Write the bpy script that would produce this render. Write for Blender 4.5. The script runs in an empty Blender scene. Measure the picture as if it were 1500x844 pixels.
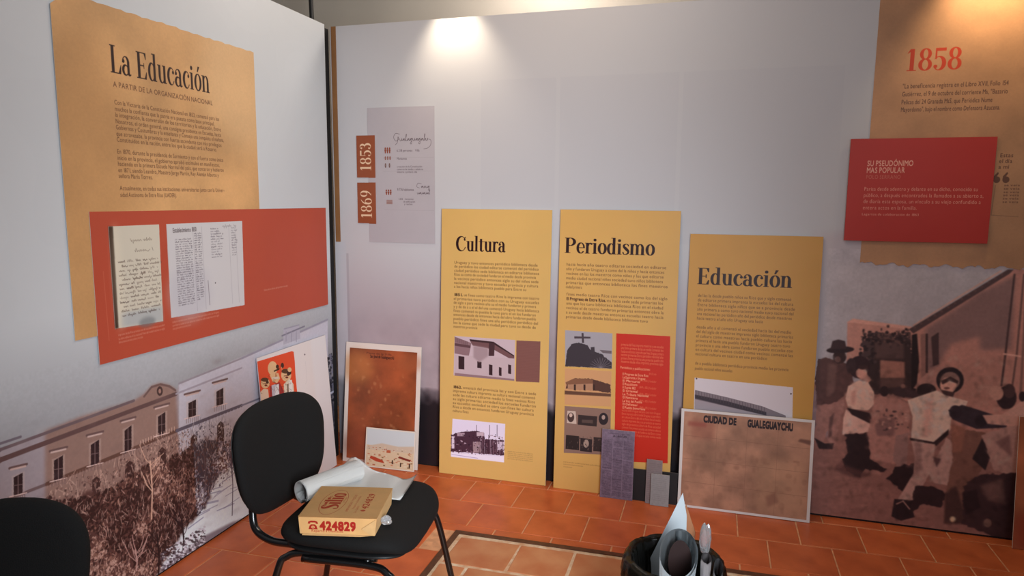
import bpy, bmesh, math, random
import numpy as np
from mathutils import Vector, Matrix

random.seed(7)
rng = np.random.default_rng(11)
SC = bpy.context.scene
COL = SC.collection

# ------------------------------------------------------------------ camera
_f, _cx, _cy, _H = 1001.0, 750.0, 422.0, 1.51
def _n(v): return v / np.linalg.norm(v)
_dy = _n(np.array([1051 - _cx, 295 - _cy, _f]))
_dx = -_n(np.array([-2648 - _cx, 263 - _cy, _f])); _dx = _n(_dx - _dx.dot(_dy) * _dy)
_dz = np.cross(_dx, _dy)
if _dz[1] > 0: _dz = -_dz
RM = np.stack([_dx, _dy, _dz])
CAMPOS = np.array([0.0, 0.0, _H])
cam = bpy.data.cameras.new('camera'); cam.sensor_width = 36.0; cam.lens = _f / 1500 * 36
camo = bpy.data.objects.new('camera', cam); COL.objects.link(camo)
_m = Matrix.Identity(4)
for i in range(3):
    _m[i][0] = RM[i, 0]; _m[i][1] = -RM[i, 1]; _m[i][2] = -RM[i, 2]; _m[i][3] = CAMPOS[i]
camo.matrix_world = _m
SC.camera = camo

# ------------------------------------------------------------------ light
SC.view_settings.view_transform = 'Standard'; SC.view_settings.look = 'None'
SC.view_settings.gamma = 1; SC.view_settings.use_curve_mapping = False
SC.view_settings.exposure = -0.10
w = bpy.data.worlds.new('daylight'); SC.world = w; w.use_nodes = True
w.node_tree.nodes['Background'].inputs[0].default_value = (0.80, 0.88, 1.0, 1)
w.node_tree.nodes['Background'].inputs[1].default_value = 0.25

def lamp(name, kind, loc, target, energy, color, **kw):
    d = bpy.data.lights.new(name, kind); d.energy = energy; d.color = color
    for k, v in kw.items(): setattr(d, k, v)
    o = bpy.data.objects.new(name, d); COL.objects.link(o)
    o.location = loc
    o.rotation_euler = (Vector(target) - Vector(loc)).to_track_quat('-Z', 'Y').to_euler()
    return o
# daylight from the doorway at the front right of the room
lamp('doorway_daylight', 'AREA', (1.2, 0.0, 2.3), (-2.0, 3.2, 0.9), 12, (0.82, 0.91, 1.0), shape='RECTANGLE', size=1.2, size_y=1.6)
lamp('corner_fill', 'AREA', (-0.5, 2.0, 3.1), (-2.0, 3.0, 0.5), 13, (0.86, 0.93, 1.0), shape='RECTANGLE', size=1.2, size_y=0.9)  # area light put under the closed ceiling to brighten the corner
lamp('low_doorway_daylight', 'AREA', (0.55, 0.25, 1.30), (-1.75, 3.4, 0.30), 19, (0.88, 0.94, 1.0), shape='RECTANGLE', size=0.7, size_y=1.3, spread=math.radians(75))
lamp('spot_lamp_light', 'SPOT', (-1.35, 3.30, 2.60), (-1.335, 3.42, 2.26), 19, (1.0, 0.84, 0.62), spot_size=math.radians(84), spot_blend=0.9, shadow_soft_size=0.03)
lamp('spot_lamp_light', 'SPOT', (1.05, 3.27, 2.62), (1.055, 3.42, 2.30), 26, (1.0, 0.78, 0.48), spot_size=math.radians(84), spot_blend=0.9, shadow_soft_size=0.03)
lamp('warm_floor_fill', 'AREA', (-0.8, 2.5, 3.1), (-0.7, 3.1, 0), 9, (1.0, 0.74, 0.48), shape='DISK', size=0.4)  # added warm fill for the floor by the boards
lamp('rear_wall_fill', 'POINT', (-1.0, 3.85, 2.95), (0, 0, 0), 26, (1.0, 0.88, 0.78), shadow_soft_size=0.15)  # added point fill, warms and brightens the wall behind the partitions

YB, XL, TOP = 3.445, -2.078, 2.44

# ------------------------------------------------------------------ small helpers
def lin(c):
    c = np.asarray(c, dtype=np.float64) / 255.0
    return np.where(c <= 0.04045, c / 12.92, ((c + 0.055) / 1.055) ** 2.4)
def srgb(l):
    l = np.clip(l, 0, 1)
    return np.where(l <= 0.0031308, l * 12.92, 1.055 * l ** (1 / 2.4) - 0.055)

def mat(name, rgb, rough=0.6, metal=0.0, spec=0.5, noise=0.0, nscale=20.0, bump=0.0, rand=0.0, rgb2=None, coat=0.0):
    m = bpy.data.materials.new(name); m.use_nodes = True
    nt = m.node_tree; b = nt.nodes['Principled BSDF']
    c = lin(rgb); b.inputs['Base Color'].default_value = (*c, 1)
    b.inputs['Roughness'].default_value = rough; b.inputs['Metallic'].default_value = metal
    b.inputs['Specular IOR Level'].default_value = spec
    if coat: b.inputs['Coat Weight'].default_value = coat; b.inputs['Coat Roughness'].default_value = 0.15
    tc = nt.nodes.new('ShaderNodeTexCoord'); n = nt.nodes.new('ShaderNodeTexNoise')
    n.inputs['Scale'].default_value = nscale; n.inputs['Detail'].default_value = 5
    nt.links.new(tc.outputs['Object'], n.inputs['Vector'])
    if noise or rgb2 is not None:
        mx = nt.nodes.new('ShaderNodeMix'); mx.data_type = 'RGBA'
        c2 = lin(rgb2) if rgb2 is not None else c * (1 - noise)
        mx.inputs['A'].default_value = (*c, 1); mx.inputs['B'].default_value = (*c2, 1)
        mr = nt.nodes.new('ShaderNodeMapRange'); mr.inputs['From Min'].default_value = .35; mr.inputs['From Max'].default_value = .65
        nt.links.new(n.outputs['Fac'], mr.inputs['Value'])
        nt.links.new(mr.outputs['Result'], mx.inputs['Factor'])
        out = mx.outputs['Result']
        if rand:
            oi = nt.nodes.new('ShaderNodeObjectInfo'); hs = nt.nodes.new('ShaderNodeHueSaturation')
            mv = nt.nodes.new('ShaderNodeMapRange'); mv.inputs['To Min'].default_value = 1 - rand; mv.inputs['To Max'].default_value = 1 + rand
            nt.links.new(oi.outputs['Random'], mv.inputs['Value']); nt.links.new(mv.outputs['Result'], hs.inputs['Value'])
            nt.links.new(out, hs.inputs['Color']); out = hs.outputs['Color']
        nt.links.new(out, b.inputs['Base Color'])
    if bump:
        bp = nt.nodes.new('ShaderNodeBump'); bp.inputs['Strength'].default_value = bump; bp.inputs['Distance'].default_value = 0.01
        nt.links.new(n.outputs['Fac'], bp.inputs['Height']); nt.links.new(bp.outputs['Normal'], b.inputs['Normal'])
    return m

def link(name, me, m=None, parent=None):
    o = bpy.data.objects.new(name, me); COL.objects.link(o)
    if m is not None:
        for q in (m if isinstance(m, (list, tuple)) else [m]): me.materials.append(q)
    if parent is not None: o.parent = parent
    return o
def tag(o, label=None, cat=None, group=None, kind=None):
    for k, v in (('label', label), ('category', cat), ('group', group), ('kind', kind)):
        if v: o[k] = v
    return o
def bm_mesh(bm, name, smooth=False):
    bmesh.ops.recalc_face_normals(bm, faces=bm.faces[:])
    me = bpy.data.meshes.new(name); bm.to_mesh(me); bm.free()
    if smooth:
        for p in me.polygons: p.use_smooth = True
    return me
def add_box(bm, c, s, rot=None, bev=0):
    r = bmesh.ops.create_cube(bm, size=1)
    M = Matrix.Translation(c) @ (rot.to_4x4() if rot else Matrix.Identity(4)) @ Matrix.Diagonal((*s, 1))
    bmesh.ops.transform(bm, matrix=M, verts=r['verts'])
    if bev:
        es = list({e for v in r['verts'] for e in v.link_edges})
        bmesh.ops.bevel(bm, geom=es, offset=bev, segments=2, affect='EDGES', profile=0.5)
def catmull(pts, n=8):
    P = [Vector(p) for p in pts]; P = [P[0] * 2 - P[1]] + P + [P[-1] * 2 - P[-2]]; out = []
    for i in range(1, len(P) - 2):
        for k in range(n):
            t = k / n; a, b, c, d = P[i - 1], P[i], P[i + 1], P[i + 2]
            out.append(0.5 * ((2 * b) + (c - a) * t + (2 * a - 5 * b + 4 * c - d) * t * t + (3 * b - a - 3 * c + d) * t ** 3))
    out.append(P[-2]); return out
def add_tube(bm, pts, r, seg=12, smooth=True, ry=None):
    pts = catmull(pts) if smooth else [Vector(p) for p in pts]
    rings = []; prev = None
    for i, p in enumerate(pts):
        t = (pts[min(i + 1, len(pts) - 1)] - pts[max(i - 1, 0)]).normalized()
        if prev is None:
            a = Vector((0, 0, 1)) if abs(t.z) < 0.9 else Vector((1, 0, 0)); u = (a - t * a.dot(t)).normalized()
        else: u = (prev - t * prev.dot(t)).normalized()
        prev = u; v = t.cross(u)
        rings.append([bm.verts.new(p + u * (r * math.cos(q * 2 * math.pi / seg)) + v * ((ry or r) * math.sin(q * 2 * math.pi / seg))) for q in range(seg)])
    for a, b in zip(rings, rings[1:]):
        for q in range(seg): bm.faces.new((a[q], a[(q + 1) % seg], b[(q + 1) % seg], b[q]))
    bm.faces.new(rings[0]); bm.faces.new(rings[-1])

# ------------------------------------------------------------------ painting of the flat prints
def fbm(h, w, cell, octv=4, seed=0):
    r = np.random.default_rng(seed); out = np.zeros((h, w)); amp = 1; tot = 0
    for _ in range(octv):
        gh, gw = int(h / cell) + 3, int(w / cell) + 3
        g = r.random((gh, gw)); y = np.arange(h) / cell; x = np.arange(w) / cell
        yi = y.astype(int); xi = x.astype(int); fy = (y - yi)[:, None]; fx = (x - xi)[None]
        fy = fy * fy * (3 - 2 * fy); fx = fx * fx * (3 - 2 * fx)
        a = g[yi][:, xi]; b = g[yi][:, xi + 1]; c = g[yi + 1][:, xi]; d = g[yi + 1][:, xi + 1]
        out += amp * ((a * (1 - fx) + b * fx) * (1 - fy) + (c * (1 - fx) + d * fx) * fy); tot += amp
        amp *= .5; cell = max(cell / 2, 1.01)
    return out / tot
def area_resize(m, h, w):
    def ax(m, n):
        c = np.concatenate([np.zeros((1, m.shape[1])), np.cumsum(m, 0)]); p = np.linspace(0, m.shape[0], n + 1)
        i = np.minimum(p.astype(int), m.shape[0] - 1); f = (p - i)[:, None]
        v = c[i] * (1 - f) + c[i + 1] * f
        return np.diff(v, axis=0) / (m.shape[0] / n)
    return ax(ax(m, h).T, w).T
def boxblur(m, r):
    if r < 1: return m
    r = int(r)
    for _ in range(2):
        for __ in range(2):
            k = 2 * r + 1; p = np.pad(m, ((r + 1, r), (0, 0)), mode='edge'); c = np.cumsum(p, 0)
            m = ((c[k:] - c[:-k]) / k).T
    return m
def fill_mask(pts, h, w, ss=2):
    """even-odd polygon coverage on an h x w grid"""
    ys = (np.arange(h * ss) + .5) / ss; xs = (np.arange(w * ss) + .5) / ss
    inside = np.zeros((h * ss, w * ss), bool); n = len(pts)
    for i in range(n):
        x0, y0 = pts[i]; x1, y1 = pts[(i + 1) % n]
        if y0 == y1: continue
        rows = np.where((ys > min(y0, y1)) & (ys <= max(y0, y1)))[0]
        if not len(rows): continue
        xc = x0 + (ys[rows] - y0) * (x1 - x0) / (y1 - y0)
        inside[rows] ^= xs[None] > xc[:, None]
    return inside.reshape(h, ss, w, ss).mean((1, 3))

# ---- sans glyphs taken from Blender's built-in font, rasterised once
CH = "ABCDEFGHIJKLMNOPQRSTUVWXYZabcdefghijklmnopqrstuvwxyz0123456789.,:;-áéíóúñÓ°\"()/"
EM = 64
def build_sans():
    obs = {}
    for ch in CH:
        c = bpy.data.curves.new('glyph', 'FONT'); c.body = ch; c.resolution_u = 3
        o = bpy.data.objects.new('glyph', c); COL.objects.link(o); obs[ch] = o
    dg = bpy.context.evaluated_depsgraph_get(); G = {}
    for ch, o in obs.items():
        me = o.evaluated_get(dg).to_mesh(); me.calc_loop_triangles()
        if not len(me.vertices): continue
        v = np.array([q.co[:2] for q in me.vertices]); wpx = int((v[:, 0].max() + .07) * EM) + 1; hpx = int(1.2 * EM)
        m = np.zeros((hpx, wpx))
        for t in me.loop_triangles:
            p = v[list(t.vertices)] * EM; p[:, 1] = EM * .9 - p[:, 1]
            x0, y0 = np.floor(p.min(0)).astype(int); x1, y1 = np.ceil(p.max(0)).astype(int) + 1
            x0, y0 = max(x0, 0), max(y0, 0); x1, y1 = min(x1, wpx), min(y1, hpx)
            if x1 <= x0 or y1 <= y0: continue
            m[y0:y1, x0:x1] += fill_mask([tuple(q) for q in (p - [x0, y0])], y1 - y0, x1 - x0)
        G[ch] = np.clip(m, 0, 1)
    for o in obs.values():
        c = o.data; bpy.data.objects.remove(o); bpy.data.curves.remove(c)
    G[' '] = np.zeros((int(1.2 * EM), int(.27 * EM)))
    return G
SANS = build_sans()
def sans_mask(t, bold=0):
    m = np.concatenate([SANS.get(c, SANS['n']) for c in t], 1)
    for k in range(bold):
        m = np.maximum(m, np.pad(m, ((0, 0), (1, 0)))[:, :-1]); m = np.maximum(m, np.pad(m, ((1, 0), (0, 0)))[:-1])
    return m       # 1.2 em tall, baseline at .9 em from the top

# ---- display serif glyphs, drawn from strokes, ellipses and slabs
HH = .028
def _arch(x): return [('+e', x + .155, .3, .155, .205), ('-e', x + .13, .3, .085, .175)]
def _foot(x): return [('+r', x - .05, 0, x + .155, HH)]
def _flag(x, y=.5): return [('+r', x - .055, y - HH, x + .05, y)]
_S = [(.31, .40, .03), (.28, .46, .03), (.18, .485, .03), (.09, .43, .07), (.1, .35, .09), (.2, .26, .12), (.3, .16, .09), (.29, .07, .06), (.18, .01, .03), (.08, .03, .03), (.05, .11, .03)]
_six = [('+s', [(.09, .22, .09), (.10, .42, .09), (.2, .6, .06), (.34, .70, .03)]), ('+e', .25, .22, .21, .23), ('-e', .255, .22, .1, .2)]
SG = {
 'n': (.52, [*_arch(.12), ('-r', 0, 0, .5, .3), ('+r', .07, 0, .175, .5), ('+r', .33, 0, .435, .31), *_foot(.07), *_foot(.33), *_flag(.07)]),
 'm': (.78, [*_arch(.12), *_arch(.38), ('-r', 0, 0, .8, .3), ('+r', .07, 0, .175, .5), ('+r', .33, 0, .435, .31), ('+r', .59, 0, .695, .31), *_foot(.07), *_foot(.33), *_foot(.59), *_flag(.07)]),
 'a': (.46, [('+e', .2, .33, .17, .18), ('-e', .17, .33, .1, .15), ('-r', 0, 0, .5, .33), ('+e', .09, .37, .05, .05), ('+e', .17, .14, .155, .15), ('-e', .2, .14, .085, .115), ('+r', .265, .03, .37, .34), ('+s', [(.32, .06, .1), (.37, .02, .05), (.43, .04, .02)])]),
 'c': (.43, [('+e', .22, .25, .2, .26), ('-e', .26, .25, .125, .225), ('-r', .27, .13, .5, .36), ('+e', .35, .37, .05, .05)]),
 'C': (.68, [('+e', .34, .36, .32, .375), ('-e', .395, .36, .24, .335), ('-r', .46, .2, .8, .52), ('+p', [(.55, .5), (.62, .7), (.60, .7), (.52, .58)])]),
 'd': (.5, [('+e', .2, .25, .18, .26), ('-e', .225, .25, .1, .225), ('+r', .30, 0, .405, .76), ('+r', .23, .735, .4, .76), ('+r', .4, 0, .46, HH)]),
 'e': (.44, [('+e', .22, .25, .2, .26), ('-e', .24, .25, .12, .225), ('-r', .25, .11, .5, .25), ('+r', .1, .25, .415, .277)]),
 'E': (.58, [('+r', .08, 0, .2, .72), ('+r', .02, 0, .5, HH), ('+r', .02, .72 - HH, .5, .72), ('+r', .2, .35, .4, .378), ('+p', [(.5, 0), (.52, .2), (.5, .2), (.40, 0)]), ('+p', [(.5, .72), (.5, .54), (.48, .54), (.40, .72)]), ('+r', .38, .29, .4, .44)]),
 'i': (.26, [('+r', .07, 0, .175, .5), *_foot(.07), *_flag(.07), ('+e', .12, .64, .062, .062)]),
 'l': (.26, [('+r', .07, 0, .175, .76), *_foot(.07), *_flag(.07, .76)]),
 'L': (.55, [('+r', .08, 0, .2, .72), ('+r', .02, .72 - HH, .27, .72), ('+r', .02, 0, .5, HH), ('+p', [(.5, 0), (.52, .24), (.5, .24), (.38, 0)])]),
 'o': (.47, [('+e', .235, .25, .215, .26), ('-e', .235, .25, .105, .23)]),
 'ó': (.47, [('+e', .235, .25, .215, .26), ('-e', .235, .25, .105, .23), ('+p', [(.2, .56), (.25, .56), (.36, .73), (.26, .73)])]),
 'P': (.6, [('+e', .3, .53, .26, .19), ('-e', .28, .53, .15, .162), ('-r', 0, .3, .2, .8), ('+r', .08, 0, .2, .72), ('+r', .02, 0, .28, HH), ('+r', .02, .72 - HH, .3, .72), ('+r', .2, .34, .3, .368)]),
 'r': (.38, [('+s', [(.15, .33, .03), (.2, .45, .04), (.27, .48, .05), (.33, .45, .07)]), ('+r', .07, 0, .175, .5), *_foot(.07), *_flag(.07)]),
 's': (.37, [('+s', _S)]),
 'S': (.54, [('+s', [(x * 1.48, y * 1.47, q * 1.35) for x, y, q in _S])]),
 't': (.35, [('+r', .1, .06, .205, .62), ('+r', .02, .472, .32, .5), ('+s', [(.155, .07, .1), (.2, .02, .05), (.27, .025, .03), (.32, .07, .02)])]),
 'u': (.52, [('+e', .23, .18, .155, .19), ('-e', .255, .18, .085, .155), ('-r', 0, .18, .5, .5), ('+r', .07, .17, .175, .5), ('+r', .33, 0, .435, .5), *_flag(.07), *_flag(.33), ('+r', .43, 0, .49, HH)]),
 '1': (.4, [('+r', .14, 0, .26, .72), ('+r', .05, 0, .35, .03), ('+p', [(.03, .57), (.14, .72), (.14, .64)])]),
 '8': (.5, [('+e', .25, .54, .19, .185), ('-e', .25, .54, .09, .155), ('+e', .25, .19, .22, .2), ('-e', .25, .19, .11, .165)]),
 '5': (.48, [('+r', .09, .4, .12, .72), ('+r', .09, .62, .42, .72), ('+e', .23, .22, .21, .235), ('-e', .19, .22, .13, .205), ('-r', 0, .1, .12, .36), ('+e', .1, .12, .055, .055), ('+r', .09, .36, .115, .45)]),
 '3': (.47, [('+e', .2, .55, .18, .175), ('-e', .17, .55, .09, .15), ('-r', 0, .42, .16, .6), ('+e', .21, .21, .21, .22), ('-e', .17, .21, .12, .19), ('-r', 0, .13, .14, .45), ('+e', .1, .61, .05, .05), ('+e', .09, .11, .055, .055)]),
 '6': (.5, _six), '9': (.5, _six), ' ': (.25, []),
}
def _sm(ch, E=150):
    adv, ops = SG[ch]; H, W = int(.95 * E), int(adv * E); m = np.zeros((H, W)); base = int(.82 * E)
    ys, xs = np.mgrid[0:H, 0:W]; X = (xs + .5) / E; Y = (base - ys - .5) / E
    for op in ops:
        if op[0][1] == 'r': k = (X >= op[1]) & (X < op[3]) & (Y >= op[2]) & (Y < op[4])
        elif op[0][1] == 'e': k = ((X - op[1]) / op[3]) ** 2 + ((Y - op[2]) / op[4]) ** 2 <= 1
        elif op[0][1] == 'p': k = fill_mask([(x * E, base - y * E) for x, y in op[1]], H, W) > .5
        else:
            k = np.zeros((H, W), bool)
            for q in catmull(op[1], 14): k |= (X - q[0]) ** 2 + (Y - q[1]) ** 2 <= (q[2] / 2) ** 2
        m[k] = 1 if op[0][0] == '+' else 0
    if ch == '9':
        r = int(.74 * E); top = base - r; m[top:base] = m[top:base][::-1, ::-1]
    return m
SERIF = {c: _sm(c) for c in SG}
def serif_mask(t): return np.concatenate([SERIF[c] for c in t], 1)      # .95 em tall, baseline at .82 em

class Canvas:
    """a flat print lying in the plane (o, ex, ez); w, h in metres"""
    def __init__(s, o, ex, ez, w, h, ppm, bg):
        s.o, s.ex, s.ez = (np.array(q, float) for q in (o, ex, ez)); s.w, s.h, s.ppm = w, h, ppm
        s.W, s.H = int(w * ppm), int(h * ppm); s.nrm = np.cross(s.ex, s.ez)
        s.a = np.empty((s.H, s.W, 3)); s.a[:] = np.array(bg) / 255.
    def T(s, u, v):
        """where the line of sight through a traced point meets the print, in metres from its lower left corner"""
        r = RM @ np.array([u - _cx, v - _cy, _f]); t = ((s.o - CAMPOS) @ s.nrm) / (r @ s.nrm)
        d = CAMPOS + t * r - s.o; return (d @ s.ex, d @ s.ez)
    def px(s, p, tr): q = s.T(*p) if tr else p; return (q[0] * s.ppm, (s.h - q[1]) * s.ppm)
    def blend(s, x0, y0, m, col, alpha=1.0):
        h, w = m.shape; X0, Y0, X1, Y1 = max(x0, 0), max(y0, 0), min(x0 + w, s.W), min(y0 + h, s.H)
        if X1 <= X0 or Y1 <= Y0: return
        m = m[Y0 - y0:Y1 - y0, X0 - x0:X1 - x0, None] * alpha
        c = np.array(col) / 255. if not (isinstance(col, np.ndarray) and col.ndim == 3) else col[Y0:Y1, X0:X1]
        s.a[Y0:Y1, X0:X1] = s.a[Y0:Y1, X0:X1] * (1 - m) + c * m
    def poly(s, pts, col, alpha=1.0, soft=0, tr=True, rough=0):
        P = np.array([s.px(p, tr) for p in pts]); pad = int(soft * 4 + 2)
        if rough:
            Q = []
            for i in range(len(P)):
                a, b = P[i], P[(i + 1) % len(P)]; n = max(1, int(np.hypot(*(b - a)) / 5))
                for k in range(n): Q.append(a + (b - a) * k / n + rng.normal(0, rough, 2))
            P = np.array(Q)
        x0, y0 = np.floor(P.min(0)).astype(int) - pad; x1, y1 = np.ceil(P.max(0)).astype(int) + pad
        x0 = max(x0, -pad); y0 = max(y0, -pad); x1 = min(x1, s.W + pad); y1 = min(y1, s.H + pad)
        if x1 <= x0 or y1 <= y0: return
        m = fill_mask([tuple(q) for q in P - [x0, y0]], y1 - y0, x1 - x0)
        if soft: m = boxblur(m, soft)
        s.blend(x0, y0, m, col, alpha)
    def ell(s, c, rx, ry, col, alpha=1.0, soft=0, tr=True, ang=0, rough=0):
        ca, sa = math.cos(ang), math.sin(ang)
        s.poly([(c[0] + rx * math.cos(t) * ca - ry * math.sin(t) * sa, c[1] + rx * math.cos(t) * sa + ry * math.sin(t) * ca) for t in np.linspace(0, 2 * math.pi, 20)[:-1]], col, alpha, soft, tr, rough)
    def line(s, pts, wd, col, alpha=1.0, tr=True):
        P = [np.array(s.px(p, tr)) for p in pts]; hw = wd / 2
        for a, b in zip(P, P[1:]):
            x0, y0 = np.floor(np.minimum(a, b) - hw - 1).astype(int); x1, y1 = np.ceil(np.maximum(a, b) + hw + 2).astype(int)
            if x1 < 0 or y1 < 0 or x0 > s.W or y0 > s.H: continue
            yy, xx = np.mgrid[y0:y1, x0:x1]; d = b - a; L = max(d @ d, 1e-6)
            t = np.clip(((xx + .5 - a[0]) * d[0] + (yy + .5 - a[1]) * d[1]) / L, 0, 1)
            dist = np.hypot(xx + .5 - a[0] - t * d[0], yy + .5 - a[1] - t * d[1])
            s.blend(x0, y0, np.clip(hw - dist + .5, 0, 1), col, alpha)
    def noise(s, amp, cell, seed=1, region=None, octv=4):
        n = fbm(s.H, s.W, cell, octv, seed)[..., None] - .5
        if region is not None: n = n * region[..., None]
        s.a = np.clip(s.a * (1 + n * 2 * amp), 0, 1)
    def stamp(s, m, x, y, wpx, hpx, col, alpha=1, rot=0):
        if wpx < 1 or hpx < 1: return
        if rot: m = np.rot90(m, rot)
        s.blend(int(round(x)), int(round(y)), area_resize(m, int(round(hpx)), int(round(wpx))), col, alpha)
    def text(s, t, x, y, size, col, width=None, bold=0, alpha=1, serif=False, rot=0):
        """x, y: start of the baseline in metres; size: em in metres; rot 1 = reads upwards"""
        m = serif_mask(t) if serif else sans_mask(t, bold)
        if serif and bold:
            for _ in range(bold): m = np.maximum(m, np.pad(m, ((0, 0), (1, 0)))[:, :-1])
        hm, bl = (.95, .82) if serif else (1.2, .9)
        hpx = size * hm * s.ppm; wpx = (width * s.ppm) if width else m.shape[1] * hpx / m.shape[0]
        if rot == 0: s.stamp(m, x * s.ppm, (s.h - y) * s.ppm - size * bl * s.ppm, wpx, hpx, col, alpha)
        else: s.stamp(m, x * s.ppm - size * bl * s.ppm, (s.h - y) * s.ppm - wpx, hpx, wpx, col, alpha, 1)
    def para(s, lines, x, y, size, lead, width, col, alpha=.9, bold=0):
        for i, l in enumerate(lines):
            if not l: continue
            full = len(l) / max(len(q) for q in lines)
            s.text(l, x, y - i * lead, size, col, width * full, bold, alpha)
    def scribble(s, x, y, w, h, wd, col, alpha=.9, n=None):
        """a line of handwriting: small loops broken into words of uneven darkness"""
        u = x
        while u < x + w:
            L_ = random.uniform(1.5, 5) * h; pts = []; k = 0; a = alpha * random.uniform(.45, 1)
            while u < x + w and k * h * .28 < L_:
                hh = h * (random.choice((.5, .5, .6, 1.1)) if k % 2 == 0 else 0); lo_ = -h * .5 if random.random() < .06 else 0
                pts.append((u + random.uniform(-.1, .1) * h, y + h * .25 + hh * .7 + lo_)); u += h * .28; k += 1
            if len(pts) > 1: s.line(pts, max(.8, wd * random.uniform(.5, .85)), col, a, False)
            u += random.uniform(.3, 1.0) * h
    def material(s, name, rough=.5, spec=.35):
        im = bpy.data.images.new(name, s.W, s.H, alpha=False)
        buf = np.ones((s.H, s.W, 4), np.float32); buf[..., :3] = np.clip(s.a[::-1], 0, 1)
        im.pixels.foreach_set(buf.ravel()); im.update(); im.pack()
        m = bpy.data.materials.new(name); m.use_nodes = True; nt = m.node_tree; b = nt.nodes['Principled BSDF']
        tx = nt.nodes.new('ShaderNodeTexImage'); tx.image = im; tx.extension = 'EXTEND'
        nt.links.new(tx.outputs['Color'], b.inputs['Base Color'])
        b.inputs['Roughness'].default_value = rough; b.inputs['Specular IOR Level'].default_value = spec
        nz = nt.nodes.new('ShaderNodeTexNoise'); nz.inputs['Scale'].default_value = 6; bp = nt.nodes.new('ShaderNodeBump')
        tc = nt.nodes.new('ShaderNodeTexCoord'); nt.links.new(tc.outputs['Object'], nz.inputs['Vector'])
        bp.inputs['Strength'].default_value = .06; bp.inputs['Distance'].default_value = .02
        nt.links.new(nz.outputs['Fac'], bp.inputs['Height']); nt.links.new(bp.outputs['Normal'], b.inputs['Normal'])
        s.mat = m; return m

def sheet(name, cv, m, outline=None, t=.004, rect=None, parent=None, edge=None, off=0):
    """a flat board or print: outline in metres in the canvas plane, t thick, front face mapped with the canvas.
    As a child (parent given) it sits `off` proud of its parent's front."""
    if rect: x0, z0, x1, z1 = rect; outline = [(x0, z0), (x1, z0), (x1, z1), (x0, z1)]
    if outline is None: outline = [(0, 0), (cv.w, 0), (cv.w, cv.h), (0, cv.h)]
    bm = bmesh.new(); uv = bm.loops.layers.uv.new('UVMap')
    f = [bm.verts.new((x, -t - off, z)) for x, z in outline]; b = [bm.verts.new((x, -off, z)) for x, z in outline]
    ff = bm.faces.new(f); bm.faces.new(list(reversed(b))).material_index = 1; n = len(f)
    for l in ff.loops: l[uv].uv = (l.vert.co.x / cv.w, l.vert.co.z / cv.h)
    for i in range(n): bm.faces.new((f[i], b[i], b[(i + 1) % n], f[(i + 1) % n])).material_index = 1
    bmesh.ops.recalc_face_normals(bm, faces=bm.faces[:])
    me = bpy.data.meshes.new(name); bm.to_mesh(me); bm.free()
    o = link(name, me, [m, edge or WHITE], parent)
    if parent is None:
        y = np.cross(cv.ez, cv.ex); M = Matrix.Identity(4)
        for i in range(3): M[i][0], M[i][1], M[i][2], M[i][3] = cv.ex[i], y[i], cv.ez[i], cv.o[i]
        o.matrix_world = M
    return o

WHITE = mat('white_foam_core', (226, 224, 222), .6, noise=.03)
BLACK = mat('matt_black', (14, 13, 14), .7, noise=.2)

LOREM = ["A mediados del siglo XIX, voz de generaciones y la edu-", "cación, lenguajes y otros idiomas, era que el conocer",
"en de nuestros días cafés, las aspectos y en los tiempos", "lograrse como asuntos dentro de los gestos de misma y",
"entonces en el sector organizado determinaba el conocer", "y así que para el todo en su compromiso era el haber",
"culturales era consigo en sus Jockey de mundo..."]
def textlines(n, ch, last=.5, seed=3):
    r = random.Random(seed); W = "de la provincia se fundaron las escuelas primarias y en el año comenzó a editarse con los vecinos del pueblo una obra que tuvo su sede para niños maestros imprenta periódico cultura Entre Ríos Uruguay ciudad nacional desde entonces primera biblioteca teatro sociedad hacia fines del siglo como medio".split()
    out = []
    for i in range(n):
        L = ch * (last if i == n - 1 else r.uniform(.92, 1)); s = ''
        while len(s) < L: s += r.choice(W) + ' '
        out.append(s.strip())
    return out

def AL(c, wl=180):
    """a colour seen on the print next to paper white seen at wl -> its own (unlit) colour"""
    return tuple(srgb(lin(c) / lin((wl, wl, wl)) * .78) * 255)

# ================================================================== SETTING
# ---- wall_left print: x of the canvas runs along +y from y=-0.6
LO = -0.6
cl = Canvas((XL, LO, 0), (0, 1, 0), (0, 0, 1), 3.39 - LO, TOP, 480, (204, 209, 213))
zz = (cl.h - (np.arange(cl.H) + .5) / cl.ppm)[:, None]
g = np.clip((1.12 - zz) / .75, 0, 1)[..., None] ** 1.2
cl.a = cl.a * (1 - g) + np.array([108, 106, 114]) / 255 * g
cl.noise(.02, 200, 3, octv=2)
W1 = 165
def L(c, wl=W1): return AL(c, wl)
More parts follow.
